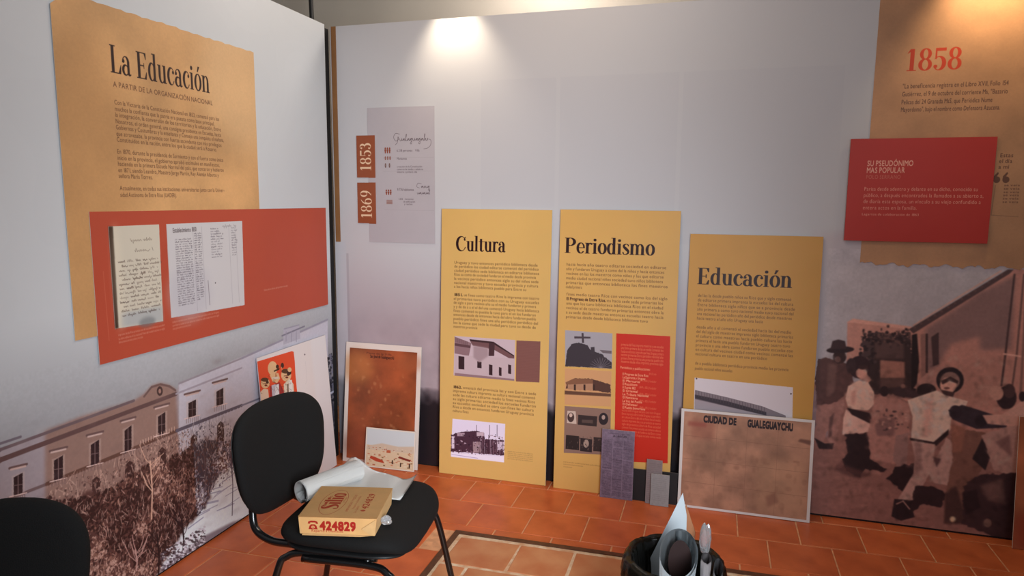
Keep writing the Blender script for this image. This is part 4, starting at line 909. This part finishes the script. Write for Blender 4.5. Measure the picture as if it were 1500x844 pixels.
# ---- small picture of the town
c = lean_canvas(-1.852, 3.330, -1.551, 3.340, .222, 3.362, 1400, (228, 214, 200))
c.poly([(.006, .006), (.295, .006), (.295, .216), (.006, .216)], (216, 190, 158), tr=False)
c.poly([(.006, .125), (.295, .125), (.295, .216), (.006, .216)], (204, 208, 210), tr=False); c.poly([(.006, .115), (.1, .14), (.2, .13), (.295, .14), (.295, .1), (.006, .1)], (206, 184, 162), tr=False, soft=3)
for k in range(90):
    x, z = random.uniform(.012, .28), random.uniform(.012, .118); s_ = .25 + (.12 - z) * 6; wd_, hh_ = random.uniform(.006, .018) * s_ + .004, random.uniform(.003, .009) * s_ + .002
    c.poly([(x, z), (min(x + wd_, .293), z), (min(x + wd_, .293), z + hh_), (x, z + hh_)], random.choice([(226, 196, 160), (196, 156, 118), (170, 82, 56), (222, 206, 180), (200, 120, 88), (128, 92, 60)]), .85, tr=False)
c.poly([(.03, .05), (.07, .035), (.12, .03), (.11, .045), (.06, .06), (.035, .065)], (182, 70, 46), tr=False); c.poly([(.20, .068), (.275, .052), (.275, .064), (.21, .078)], (128, 50, 40), tr=False); c.poly([(.13, .09), (.155, .09), (.155, .105), (.13, .105)], (186, 92, 60), tr=False)
for x, z in ((.165, .03), (.215, .02), (.268, .02)): c.poly([(x, z), (x + .008, z), (x + .008, z + .02), (x + .004, z + .024), (x, z + .02)], (70, 44, 34), tr=False)
c.material('print_town_picture', .35)
o = sheet('picture_board', c, c.mat, t=.005, edge=EDGE); tag(o, 'small pale picture of flat-roofed houses leaning on the rust-brown map', 'picture')
# ---- newspaper page, black board, two grey cards
c = lean_canvas(-.511, 3.336, -.346, 3.338, .354, 3.364, 1600, (122, 104, 122)); c.noise(.14, 14, 51); c.noise(.1, 50, 52)
for col in range(3):
    z = .30
    while z > .012:
        if random.random() < .93: c.text(textlines(1, 20, 1, int(z * 9000) + col)[0], .008 + col * .052, z, .0068, (58, 44, 60), .046, 1, .9)
        z -= .0062
for z in (.26, .2, .155, .1, .06): x = random.choice((0, 1, 2)); c.line([(.006 + x * .052, z), (.054 + x * .052, z)], 3, (66, 50, 66), .7, False)
c.text('LA LIBERTAD', .055, .318, .014, (40, 26, 40), .07, 3); c.text('Gualeguaychú, Enero 1858', .03, .332, .009, (60, 46, 60), .11)
for x in (.057, .109): c.line([(x, .01), (x, .31)], 1.4, (150, 132, 150), .6, False)
c.material('print_newspaper', .5)
o = sheet('newspaper_board', c, c.mat, t=.004, edge=EDGE); tag(o, 'mauve-grey old newspaper page leaning on the Periodismo board', 'newspaper')
c = lean_canvas(-.372, 3.352, -.128, 3.356, .160, 3.370, 200, (30, 26, 28)); c.material('black_board_face', .5)
o = sheet('black_board', c, c.mat, t=.005, edge=mat('dark_grey_edge', (120, 110, 108))); tag(o, 'low black board on the floor behind two small grey cards', 'board')
c = lean_canvas(-.282, 3.333, -.204, 3.333, .221, 3.362, 1200, (132, 116, 116)); c.noise(.05, 12, 55)
for k in range(20): c.text(textlines(1, 18, 1, 300 + k)[0], .006, .20 - k * .0095, .007, (96, 82, 84), .064, 0, .7)
c.material('print_grey_card', .5)
o = sheet('small_card', c, c.mat, t=.003, edge=EDGE); tag(o, 'taller narrow grey card in front of the black board, half hidden', 'card')
c = lean_canvas(-.256, 3.318, -.166, 3.318, .158, 3.336, 1200, (146, 142, 142)); c.noise(.05, 12, 56)
for k in range(7): c.text(textlines(1, 18, 1, 330 + k)[0], .01, .135 - k * .0095, .007, (112, 106, 108), .066, 0, .7)
for k in range(4): c.text(textlines(1, 18, 1, 340 + k)[0], .01, .055 - k * .0095, .007, (112, 106, 108), .066, 0, .7)
c.material('print_pale_card', .45)
o = sheet('small_card', c, c.mat, t=.003, edge=EDGE); tag(o, 'shorter pale grey card, frontmost beside the newspaper page', 'card')
# ---- brown board at the far right
c = lean_canvas(1.316, 3.366, 1.80, 3.368, .585, 3.43, 500, (168, 96, 62)); n_ = fbm(c.H, c.W, 90, 5, 61)[..., None]; c.a = np.clip(c.a * (.7 + .55 * n_), 0, 1)
c.poly([(.0, .0), (.47, .0), (.47, .18), (0, .16)], (150, 54, 32), .6, tr=False, soft=10); c.material('print_right_map', .4)
o = sheet('map_board', c, c.mat, t=.006, edge=EDGE); tag(o, 'reddish brown map board cut off at the right edge, beside the street photograph', 'map')

# ---- white poster on the left partition, behind the chair
Y0, Y1, bx, tx_, hh = 2.700, 3.295, XL + .062, XL + .009, .752
ez = _n(np.array([tx_ - bx, 0, math.sqrt(hh * hh - (tx_ - bx) ** 2)]))
c = Canvas((bx, Y0, .001), (0, 1, 0), ez, Y1 - Y0, hh, 900, (226, 218, 216))
c.poly([(.45, 0), (.595, 0), (.595, .75), (.45, .75)], (226, 224, 226), .7, tr=False, soft=10)
def SW(x, y): return (340 + x / 6.03, 480 + y / 6.03)
def pw(pts, col, **k): c.poly([SW(*p) for p in pts], col, **k)
pw([(215, 300), (520, 208), (536, 214), (546, 300), (552, 420), (566, 560), (566, 640), (232, 700), (228, 640), (222, 500), (205, 400), (205, 320)], (226, 82, 48))
SK = (226, 186, 140)
c.ell(SW(350, 360), 7, 10.5, SK); pw([(325, 420), (400, 400), (416, 450), (390, 490), (350, 480)], SK)
pw([(360, 380), (412, 355), (410, 372), (362, 392)], (60, 40, 30)); c.ell(SW(392, 345), 2.2, 3, (60, 40, 30)); pw([(375, 395), (392, 430), (372, 436)], (190, 130, 90)); pw([(345, 440), (400, 432), (404, 450), (350, 458)], (222, 206, 190)); c.ell(SW(436, 335), 2.4, 4, (70, 44, 36)); c.line([SW(430, 350), SW(440, 420)], 4, (216, 170, 120))
for cx_, cy_, s_ in ((285, 490, 1), (470, 420, 1.15)):
    c.ell(SW(cx_, cy_), 6.5 * s_, 8 * s_, SK); c.ell(SW(cx_ - 4, cy_ - 30 * s_), 5.5 * s_, 3 * s_, (90, 60, 40)); c.ell(SW(cx_ + 18, cy_ - 8), 2, 2.5, (70, 44, 34)); c.line([SW(cx_ - 20, cy_ + 8), SW(cx_ + 20, cy_ + 2)], 3, (110, 60, 40)); c.ell(SW(cx_ + 6, cy_ + 20), 2.2, 1.4, (120, 50, 36))
c.ell(SW(497, 395), 3, 4, (60, 40, 34)); c.ell(SW(500, 372), 3, 3.4, SK)
pw([(240, 570), (270, 540), (310, 545), (320, 640), (240, 660)], (226, 200, 176)); pw([(325, 520), (410, 480), (450, 560), (450, 640), (325, 640)], (160, 50, 48)); pw([(372, 505), (405, 498), (412, 640), (372, 640)], (226, 224, 226)); pw([(340, 510), (375, 500), (370, 640), (350, 640)], (196, 190, 200))
pw([(448, 500), (500, 450), (535, 500), (545, 640), (452, 640)], (222, 208, 186)); pw([(495, 470), (520, 460), (536, 640), (500, 640)], (232, 226, 220)); pw([(478, 500), (490, 498), (494, 600), (480, 600)], (130, 110, 96))
for k in range(70):
    a_ = (random.uniform(240, 545), random.uniform(430, 600)); c.line([SW(*a_), SW(a_[0] + random.gauss(0, 12), a_[1] + random.gauss(0, 18))], 1.3, random.choice([(60, 36, 30), (120, 60, 44), (90, 60, 40)]), .7)
c.ell(SW(634, 238), 1, 1.2, (120, 110, 116)); c.line([SW(640, 300), SW(655, 470), SW(640, 500)], 1.5, (196, 190, 194), .8)
c.material('print_white_poster', .5)
o = sheet('poster_board', c, c.mat, t=.005, edge=mat('pale_grey_edge', (200, 198, 204))); tag(o, 'white poster with an orange cartoon leaning on the left partition behind the chair', 'poster')  # board edge in plain pale grey

# ================================================================== CHAIRS
FAB = mat('black_upholstery', (17, 16, 16), .85, spec=.25, noise=.25, nscale=400, bump=.25)
SHELL = mat('black_plastic', (16, 16, 17), .5, spec=.4, noise=.2, nscale=60)
TUBE = mat('black_gloss_tube', (14, 14, 15), .22, spec=.6, noise=.1, nscale=20, coat=.3)
FEET = mat('rubber_foot', (20, 20, 20), .8, noise=.1)
def superell(w0, w1, h, p=3.4, n=56):
    """outline in (a, b): width w0 at the bottom to w1 at the top, height h, rounded corners"""
    out = []
    for k in range(n):
        t = 2 * math.pi * k / n; ca, sa = math.cos(t), math.sin(t)
        x = abs(ca) ** (2 / p) * (1 if ca >= 0 else -1); y = abs(sa) ** (2 / p) * (1 if sa >= 0 else -1)
        wv = w0 + (w1 - w0) * (y + 1) / 2; out.append((x * wv / 2, y * h / 2))
    return out
def pillow(name, outline, thick, m, fn, parent, back=.35, m2=None):
    """padded form: fn(a, b, c) -> local point; c is the height above the mid plane"""
    bm = bmesh.new(); S = [1, .985, .94, .85, .66, .36]; top = []; bot = []
    prof = lambda s: math.sqrt(max(0, 1 - s ** 6))
    for s in S:
        top.append([bm.verts.new(fn(a * s, b * s, thick * (.12 + .88 * prof(s)))) for a, b in outline])
        bot.append([bm.verts.new(fn(a * s, b * s, -thick * back * (.1 + .9 * prof(s)))) for a, b in outline])
    n = len(outline); tc, bc = bm.verts.new(fn(0, 0, thick)), bm.verts.new(fn(0, 0, -thick * back))
    def strip(A, B, mi=0):
        for i in range(n): bm.faces.new((A[i], A[(i + 1) % n], B[(i + 1) % n], B[i])).material_index = mi
    for A, B in zip(top, top[1:]): strip(A, B)
    for A, B in zip(bot, bot[1:]): strip(A, B, 1)
    strip(top[0], bot[0], 1)
    for i in range(n):
        bm.faces.new((top[-1][i], top[-1][(i + 1) % n], tc)); bm.faces.new((bot[-1][i], bot[-1][(i + 1) % n], bc)).material_index = 1
    return link(name, bm_mesh(bm, name, True), [m, m2 or m], parent)
def make_chair(label, group):
    t = bpy.data.objects.new('visitor_chair', None); COL.objects.link(t); tag(t, label, 'chair', group)
    # local: +x is the way the sitter faces; origin on the floor under the seat centre
    seat = superell(.47, .49, .45, 4.2)          # a across (y), b along x
    def sf(a, b, c):
        drop = -.035 * max(0, (b - .13) / .1) ** 2 + .012 * (a / .24) ** 2
        return (b, -a, .448 + c + drop)
    pillow('seat', seat, .038, FAB, sf, t, .85)
    pan = superell(.44, .45, .41, 4.5); pillow('seat_pan', pan, .012, SHELL, lambda a, b, c: (b, -a, .420 + c * 1.2 - .03 * max(0, (b - .13) / .1) ** 2), t, .8)
    bk = superell(.38, .46, .375, 3.0); Rb = Matrix.Rotation(math.radians(-12), 3, 'Z')
    def bf(a, b, c):
        z = .645 + b; lean = -.10 * (b + .19) + .035 * (a / .22) ** 2 ; return Vector((-.300, 0, 0)) + Rb @ Vector((lean + c, -a, z))
    pillow('backrest', bk, .030, FAB, bf, t, .5)
    bs = superell(.36, .44, .355, 3.0)
    def bb(a, b, c):
        z = .645 + b; return Vector((-.313, 0, 0)) + Rb @ Vector((-.10 * (b + .19) + .035 * (a / .22) ** 2 - c * .8, -a, z))
    pillow('back_shell', bs, .018, SHELL, bb, t, .2)
    for s in (-1, 1):
        bm = bmesh.new(); add_tube(bm, [(-.348, s * .105, .62), (-.345, s * .11, .50), (-.325, s * .13, .43), (-.26, s * .15, .405), (-.17, s * .165, .408), (.0, s * .17, .405)], .0125, 12, ry=.0125)
        link('back_support', bm_mesh(bm, 'back_support', True), TUBE, t)
        bm = bmesh.new(); add_tube(bm, [(.12, s * .185, .402), (-.10, s * .19, .400), (-.175, s * .20, .385), (-.205, s * .215, .33), (-.275, s * .25, .02)], .0115)
        l = link('leg', bm_mesh(bm, 'leg', True), TUBE, t)
        bm = bmesh.new(); add_tube(bm, [(-.268, s * .2465, .05), (-.2795, s * .2525, 0.0)], .0145, smooth=False); link('rubber_foot', bm_mesh(bm, 'rubber_foot', True), FEET, l)
        bm = bmesh.new(); add_tube(bm, [(-.12, s * .205, .388), (.10, s * .205, .388), (.165, s * .215, .372), (.195, s * .225, .32), (.255, s * .25, .02)], .0115)
        l = link('leg', bm_mesh(bm, 'leg', True), TUBE, t)
        bm = bmesh.new(); add_tube(bm, [(.249, s * .247, .05), (.2585, s * .2515, 0.0)], .0145, smooth=False); link('rubber_foot', bm_mesh(bm, 'rubber_foot', True), FEET, l)
    for x in (-.09, .09):
        bm = bmesh.new(); add_tube(bm, [(x, -.2, .394), (x, .2, .394)], .010, smooth=False); link('crossbar', bm_mesh(bm, 'crossbar', True), TUBE, t)
    return t
ch = make_chair('black padded visitor chair carrying the carton, beside the left partition', 'black visitor chairs')
ch.location = (-1.10, 1.965, 0); ch.rotation_euler.z = math.radians(6)
def copy_tree(o, parent=None):
    c_ = o.copy(); COL.objects.link(c_); c_.parent = parent
    for q in o.children: copy_tree(q, c_)
    return c_
ch2 = copy_tree(ch); ch2['label'] = 'black chair cut off in the lower left corner, only its rounded backrest showing'
ch2.location = (-1.275, .85, 0); ch2.rotation_euler.z = math.radians(-34)

# ================================================================== CARTON AND PAPER ON THE SEAT
SEAT = .490
bw, bd, bh, yaw = .241, .222, .056, math.radians(14)
KR = (214, 172, 116)
cvt = Canvas((0, 0, 0), (1, 0, 0), (0, 1, 0), bw, bd, 2400, KR); c = cvt; c.noise(.03, 60, 71); INK = (176, 62, 36)
c.text('Silio', .103, .050, .074, INK, .118, serif=True, rot=1, bold=8)
ex_, ey_ = .078, .105
ring = [(ex_ + .040 * math.cos(t), ey_ + .088 * math.sin(t)) for t in np.linspace(0, 2 * math.pi, 50)]
c.line(ring, 3.2, INK, .9, False); 
c.text('EMPANADAS', .062, .058, .013, INK, .09, 1, .85, rot=1); c.text('y Pizzas', .112, .10, .009, INK, .04, 0, .8, rot=1)
c.text('EMPANADAS Y PIZZAS', .140, .04, .0115, INK, .12, 0, .8, rot=1); c.text('Reparto a domicilio', .155, .06, .0105, INK, .09, 0, .75, rot=1); c.text('Tel. 424829', .168, .03, .010, INK, .05, 0, .7, rot=1)
c.text('424829', .196, .062, .030, INK, .110, 2, .9, rot=1); c.ell((.186, .05), .008, .006, INK, .8, tr=False)
c.material('carton_top_print', .7, .25)
cvf = Canvas((0, 0, 0), (1, 0, 0), (0, 1, 0), bw, bh, 2600, (208, 162, 106)); c = cvf; c.noise(.03, 60, 72); DR = (160, 34, 24)
c.text('424829', .064, .0165, .038, DR, .112, 6); c.text('Reparto a Domicilio', .038, .0075, .0105, DR, .10, 1, .85)
# telephone pictogram
c.poly([(.030, .015), (.058, .015), (.055, .026), (.050, .031), (.038, .031), (.033, .026)], DR, tr=False); c.ell((.044, .022), .0055, .0045, (208, 162, 106), tr=False); c.ell((.044, .022), .0022, .002, DR, tr=False)
c.poly([(.028, .033), (.030, .040), (.038, .043), (.050, .043), (.058, .040), (.060, .033), (.053, .033), (.052, .037), (.036, .037), (.035, .033)], DR, tr=False)
c.material('carton_front_print', .7, .25)
KRAFT = mat('kraft_card', (206, 164, 110), .75, noise=.08, nscale=60)
carton = bpy.data.objects.new('carton', None); COL.objects.link(carton); tag(carton, 'small kraft takeaway carton printed 424829 lying on the chair seat', 'box')
carton.location = (-1.186 + .004, 1.721 - .010, SEAT); carton.rotation_euler.z = yaw
bm = bmesh.new(); uv = bm.loops.layers.uv.new('UVMap')
# body: slightly battered walls, narrower at the base on the left
B0 = [(.004, .002, 0), (bw - .006, 0, 0), (bw - .004, bd - .004, 0), (.004, bd, 0)]; B1 = [(0, .001, bh - .002), (bw, .001, bh - .002), (bw, bd, bh - .001), (0, bd, bh - .001)]
a = [bm.verts.new(p) for p in B0]; b = [bm.verts.new(p) for p in B1]
bm.faces.new(list(reversed(a))); bm.faces.new(b)
for i in range(4):
    f = bm.faces.new((a[i], a[(i + 1) % 4], b[(i + 1) % 4], b[i]))
    if i == 0:
        f.material_index = 1
        for l in f.loops: l[uv].uv = (l.vert.co.x / bw, l.vert.co.z / bh)
me = bpy.data.meshes.new('carton_body'); bm.to_mesh(me); bm.free(); link('carton_body', me, [KRAFT, cvf.mat], carton)
def thin(name, pts, t, m, parent, nrm):
    bm = bmesh.new(); n = Vector(nrm); a = [bm.verts.new(Vector(p)) for p in pts]; b = [bm.verts.new(Vector(p) + n * t) for p in pts]; k = len(pts)
    bm.faces.new(a); bm.faces.new(list(reversed(b)))
    for i in range(k): bm.faces.new((a[i], b[i], b[(i + 1) % k], a[(i + 1) % k]))
    return link(name, bm_mesh(bm, name), m, parent)
bm = bmesh.new(); uv = bm.loops.layers.uv.new('UVMap'); N_ = 12; gr = []
for i in range(N_ + 1):
    for j in range(N_ + 1):
        u, v = i / N_, j / N_; gr.append(bm.verts.new((-.001 + (bw + .002) * u, -.001 + (bd + .002) * v, bh + .0015 * math.sin(u * 3.1) * math.sin(v * 3.1) - .001 * (u - .5) ** 2)))
for i in range(N_):
    for j in range(N_):
        f = bm.faces.new([gr[i * (N_ + 1) + j], gr[(i + 1) * (N_ + 1) + j], gr[(i + 1) * (N_ + 1) + j + 1], gr[i * (N_ + 1) + j + 1]])
        for l in f.loops: l[uv].uv = (min(1, max(0, l.vert.co.x / bw)), min(1, max(0, l.vert.co.y / bd)))
r = bmesh.ops.solidify(bm, geom=bm.faces[:], thickness=-.0012)
me = bpy.data.meshes.new('carton_lid'); bm.to_mesh(me); bm.free(); link('carton_lid', me, cvt.mat, carton)
thin('side_flap', [(bw - .003, -.001, bh - .004), (bw - .004, -.001, .004), (bw - .022, -.001, .004), (bw - .046, -.001, .022)], .0012, KRAFT, carton, (0, -1, 0))
thin('side_flap', [(.001, -.001, bh - .004), (.010, -.001, .004), (.004, -.001, .004)], .0012, KRAFT, carton, (0, -1, 0))
thin('tuck_flap', [(.012, .0, .001), (.012, -.006, -.001), (bw - .05, -.007, -.001), (bw - .01, .0, .001)], .001, KRAFT, carton, (0, 0, 1))
# ---- roll of white paper, partly unrolled behind the carton
PAPER = mat('white_paper', (240, 240, 238), .6, noise=.02, nscale=4); GREYP = mat('grey_paper_back', (150, 146, 144), .7, noise=.05)
roll = bpy.data.objects.new('paper_roll', None); COL.objects.link(roll); roll.location = (-1.258, 1.925, SEAT); tag(roll, 'roll of white paper partly unrolled behind the carton on the chair seat', 'paper')
R0 = .040; bm = bmesh.new()
ax = Vector((.36, .93, 0)).normalized(); side = Vector((ax.y, -ax.x, 0)); L_ = .24
st = Vector((-.034, -.034, 0)); prof = []
for k in range(70):      # spiral end on, then the sheet running out to the right
    a_ = -math.pi / 2 - 2 * math.pi * 2.2 * (1 - k / 69); r_ = R0 * (.72 + .28 * k / 69); prof.append((r_ * math.cos(a_), R0 + r_ * math.sin(a_)))
rows = []
for q, s_ in ((0, 0), (1, L_)):
    rows.append([bm.verts.new(st + ax * s_ + side * p[0] + Vector((0, 0, p[1] + .002))) for p in prof])
for i in range(len(prof) - 1): bm.faces.new((rows[0][i], rows[0][i + 1], rows[1][i + 1], rows[1][i]))
bmesh.ops.solidify(bm, geom=bm.faces[:], thickness=.0022)
link('rolled_end', bm_mesh(bm, 'rolled_end', True), [PAPER], roll)
bm = bmesh.new(); add = []
Wn, Ln = 26, 16
def pf(u, v):     # u across from the roll to the right, v from the viewer backwards
    P00, P10, P11, P01 = Vector((.0, .036, 0)), Vector((.275, .076, 0)), Vector((.262, .245, 0)), Vector((-.04, .29, 0))
    p = P00 * (1 - u) * (1 - v) + P10 * u * (1 - v) + P11 * u * v + P01 * (1 - u) * v
    z = .006 + .036 * math.exp(-((u - .16) / .16) ** 2) * (.25 + .75 * v) + .020 * math.exp(-((u - .04) / .1) ** 2) + .03 * max(0, (u - .80) / .2) ** 1.6 * v + .004 * math.sin(u * 9 + v * 3)
    return p + Vector((0, 0, z))
g_ = [[bm.verts.new(pf(i / Wn, j / Ln)) for j in range(Ln + 1)] for i in range(Wn + 1)]
for i in range(Wn):
    for j in range(Ln): bm.faces.new((g_[i][j], g_[i + 1][j], g_[i + 1][j + 1], g_[i][j + 1]))
bmesh.ops.solidify(bm, geom=bm.faces[:], thickness=.0008)
link('loose_sheet', bm_mesh(bm, 'loose_sheet', True), PAPER, roll)

# crumpled cling film scrap at the carton's right side
FILM = mat('clear_film', (225, 225, 228), .12, spec=.6)
FILM.node_tree.nodes['Principled BSDF'].inputs['Transmission Weight'].default_value = .75
def crumple(name, loc, s, m, seed, label, cat):
    bm = bmesh.new(); bmesh.ops.create_icosphere(bm, subdivisions=3, radius=1); r = random.Random(seed)
    dirs = [Vector((r.gauss(0, 1), r.gauss(0, 1), r.gauss(0, 1))).normalized() for _ in range(14)]
    for v in bm.verts:
        d = v.co.normalized(); k = max(abs(d.dot(q)) ** 3 * (.6 + .4 * math.sin(9 * d.dot(q))) for q in dirs); v.co = Vector((d.x * s[0], d.y * s[1], d.z * s[2])) * (.45 + .7 * k)
    zmin = min(v.co.z for v in bm.verts)
    for v in bm.verts: v.co.z -= zmin
    o = link(name, bm_mesh(bm, name), m); o.location = loc; return tag(o, label, cat)
crumple('plastic_wrap', (-.955, 1.845, .4885), (.020, .017, .016), FILM, 5, 'small crumpled clear plastic wrap beside the carton on the seat', 'wrapper')

# ================================================================== WASTE BIN WITH PAPER ROLLS
bn = bpy.data.objects.new('waste_bin', None); COL.objects.link(bn); bn.location = (-.085, 2.16, 0); tag(bn, 'round bin lined with a wrinkled black plastic bag, holding paper rolls', 'bin')
BAG = mat('black_bag_film', (24, 23, 17), .2, spec=.6, noise=.3, nscale=28, bump=.35, coat=.3)
BINM = mat('dark_bin_plastic', (40, 40, 36), .45, noise=.1)
def lathe(bm, prof, seg=40, wob=None, close=False):
    R = []
    for k, (r, z) in enumerate(prof):
        ring = []
        for q in range(seg):
            a_ = 2 * math.pi * q / seg; rr, dz = (wob(k, a_, r, z) if wob else (r, 0)); ring.append(bm.verts.new((rr * math.cos(a_), rr * math.sin(a_), z + dz)))
        R.append(ring)
    for A_, B_ in zip(R, R[1:]):
        for q in range(seg): bm.faces.new((A_[q], A_[(q + 1) % seg], B_[(q + 1) % seg], B_[q]))
    if close: bm.faces.new(R[0])
bm = bmesh.new(); lathe(bm, [(.112, 0), (.115, .004), (.135, .30), (.139, .302), (.139, .312), (.132, .312), (.110, .008)], 40, close=True); bmesh.ops.holes_fill(bm, edges=[e for e in bm.edges if len(e.link_faces) == 1])
link('bin_body', bm_mesh(bm, 'bin_body', True), BINM, bn)
bm = bmesh.new(); prof = [(.150, .12), (.158, .18), (.165, .25), (.168, .31), (.162, .35), (.146, .366), (.130, .35), (.120, .28), (.112, .2), (.10, .12), (.02, .10)]
rr_ = random.Random(3); ph = [rr_.uniform(0, 6.28) for _ in range(8)]
def wob(k, a_, r, z):
    f = .002 * math.sin(7 * a_ + ph[0] + k * .2) + .0012 * math.sin(23 * a_ + ph[1] - k * .3) + .0008 * math.sin(31 * a_ + ph[2] + k)
    return (r + f * (1.6 if k < 4 else 1), .008 * math.sin(5 * a_ + ph[3]) if k < 1 else .002 * math.sin(11 * a_ + ph[4]))
lathe(bm, prof, 120, wob); bmesh.ops.solidify(bm, geom=bm.faces[:], thickness=.0006)
link('bag_liner', bm_mesh(bm, 'bag_liner', True), BAG, bn)
SHEET = mat('pale_blue_white_card', (192, 202, 208), .5, noise=.02, nscale=5); DARKIN = mat('roll_shade_dark', (46, 26, 24), .55, noise=.2, nscale=12)
CARD = mat('brown_card', (170, 112, 74), .7, noise=.1)
def prism(name, pts, d, m, label=None, cat='sheet', parent=None):
    bm = bmesh.new(); a = [bm.verts.new(p) for p in pts]; dv = Vector(d); b = [bm.verts.new(p + dv) for p in pts]; n = len(pts)
    bm.faces.new(a); bm.faces.new(list(reversed(b)))
    for i in range(n): bm.faces.new((a[i], b[i], b[(i + 1) % n], a[(i + 1) % n]))
    o = link(name, bm_mesh(bm, name), m, parent)
    if label: tag(o, label, cat)
    return o
# pointed stiff sheet standing in the bin behind the rolls
prism('stiff_sheet', [Vector((-.068, 2.268, .535)), Vector((-.168, 2.25, .29)), Vector((-.150, 2.245, .135)), Vector((-.045, 2.245, .135)), Vector((-.052, 2.262, .46))], (.0005, .002, 0), SHEET, 'pale pointed stiff sheet standing tallest in the bin', 'sheet')
prism('brown_card', [Vector((-.056, 2.282, .49)), Vector((-.128, 2.262, .27)), Vector((-.115, 2.258, .14)), Vector((-.02, 2.258, .14)), Vector((-.022, 2.274, .40))], (.0005, .002, 0), CARD, 'strip of brown card standing behind the pale pointed sheet in the bin', 'card')
# big loose rolls: elliptical tubes leaning towards the viewer
def paper_tube(name, base, top, ra, rb, turns, gap, m, label, twist=0, thick=.0016, m2=None):
    bm = bmesh.new(); ax = (top - base).normalized(); u = ax.cross(Vector((0, 1, 0))).normalized(); v = ax.cross(u).normalized(); n = int(40 * turns)
    pr = []
    for k in range(n + 1):
        t = twist + 2 * math.pi * k / 40; s = 1 - gap * k / n; pr.append((ra * s * math.cos(t), rb * s * math.sin(t)))
    A = [bm.verts.new(base + u * p[0] * .8 + v * p[1] * .8) for p in pr]; B = [bm.verts.new(top + u * p[0] + v * p[1]) for p in pr]
    for i in range(n): bm.faces.new((A[i], A[i + 1], B[i + 1], B[i])).material_index = 0
    bmesh.ops.solidify(bm, geom=bm.faces[:], thickness=thick)
    o = link(name, bm_mesh(bm, name, True), [m, m2 or m]); return tag(o, label, 'paper roll', 'loose paper rolls standing in the bin')
paper_tube('poster_roll', Vector((-.080, 2.13, .14)), Vector((-.066, 2.02, .450)), .060, .105, 1.6, .16, SHEET, 'largest open white poster roll in the bin, dark inside', 1.2, .0022)
prism('roll_shade', [Vector((-.062 + .036 * math.cos(t), 2.075, .392 + .072 * math.sin(t))) for t in np.linspace(0, 2 * math.pi, 25)[:-1]], (-.003, .02, -.035), DARKIN, 'dark oval standing for the shade inside the open white poster roll', 'sheet')  # dark oval added as the shade inside the roll
paper_tube('poster_roll', Vector((.012, 2.15, .14)), Vector((.016, 2.045, .432)), .017, .026, 2.2, .3, mat('grey_poster_paper', (176, 170, 172), .55, noise=.03), 'thin greyish poster roll in the middle of the bin', .4)
paper_tube('poster_roll', Vector((.044, 2.15, .14)), Vector((.052, 2.035, .412)), .015, .040, 1.5, .2, mat('slate_poster_paper', (140, 140, 144), .55, noise=.03), 'slate grey poster roll at the right rim of the bin', .9)
crumple('plastic_wrap', (.012, 2.225, .345), (.020, .018, .060), FILM, 9, 'twist of shiny clear plastic film standing behind the rolls in the bin', 'wrapper')

# ================================================================== spot lamps hanging from the ceiling above the back partition
LM = mat('lamp_metal', (60, 60, 62), .35, metal=.8, noise=.1)
for x, lab in ((-1.35, 'small black spot lamp hung above the left end of the back partition'), (1.05, 'small black spot lamp hung above the right end of the back partition')):
    t = bpy.data.objects.new('spot_lamp', None); COL.objects.link(t); t.location = (x, 3.27, 2.64 if x < 0 else 2.70); tag(t, lab, 'lamp', 'spot lamps hung above the back partition')
    top = 3.3 - t.location.z
    bm = bmesh.new(); add_tube(bm, [(0, 0, .05), (0, 0, top)], .006, 8, smooth=False); link('stem', bm_mesh(bm, 'stem', True), LM, t)
    bm = bmesh.new(); lathe(bm, [(.012, .06), (.03, .05), (.036, 0), (.034, 0), (.028, .046)], 20); o = link('lamp_shade', bm_mesh(bm, 'lamp_shade', True), LM, t); o.rotation_euler.x = math.radians(16)
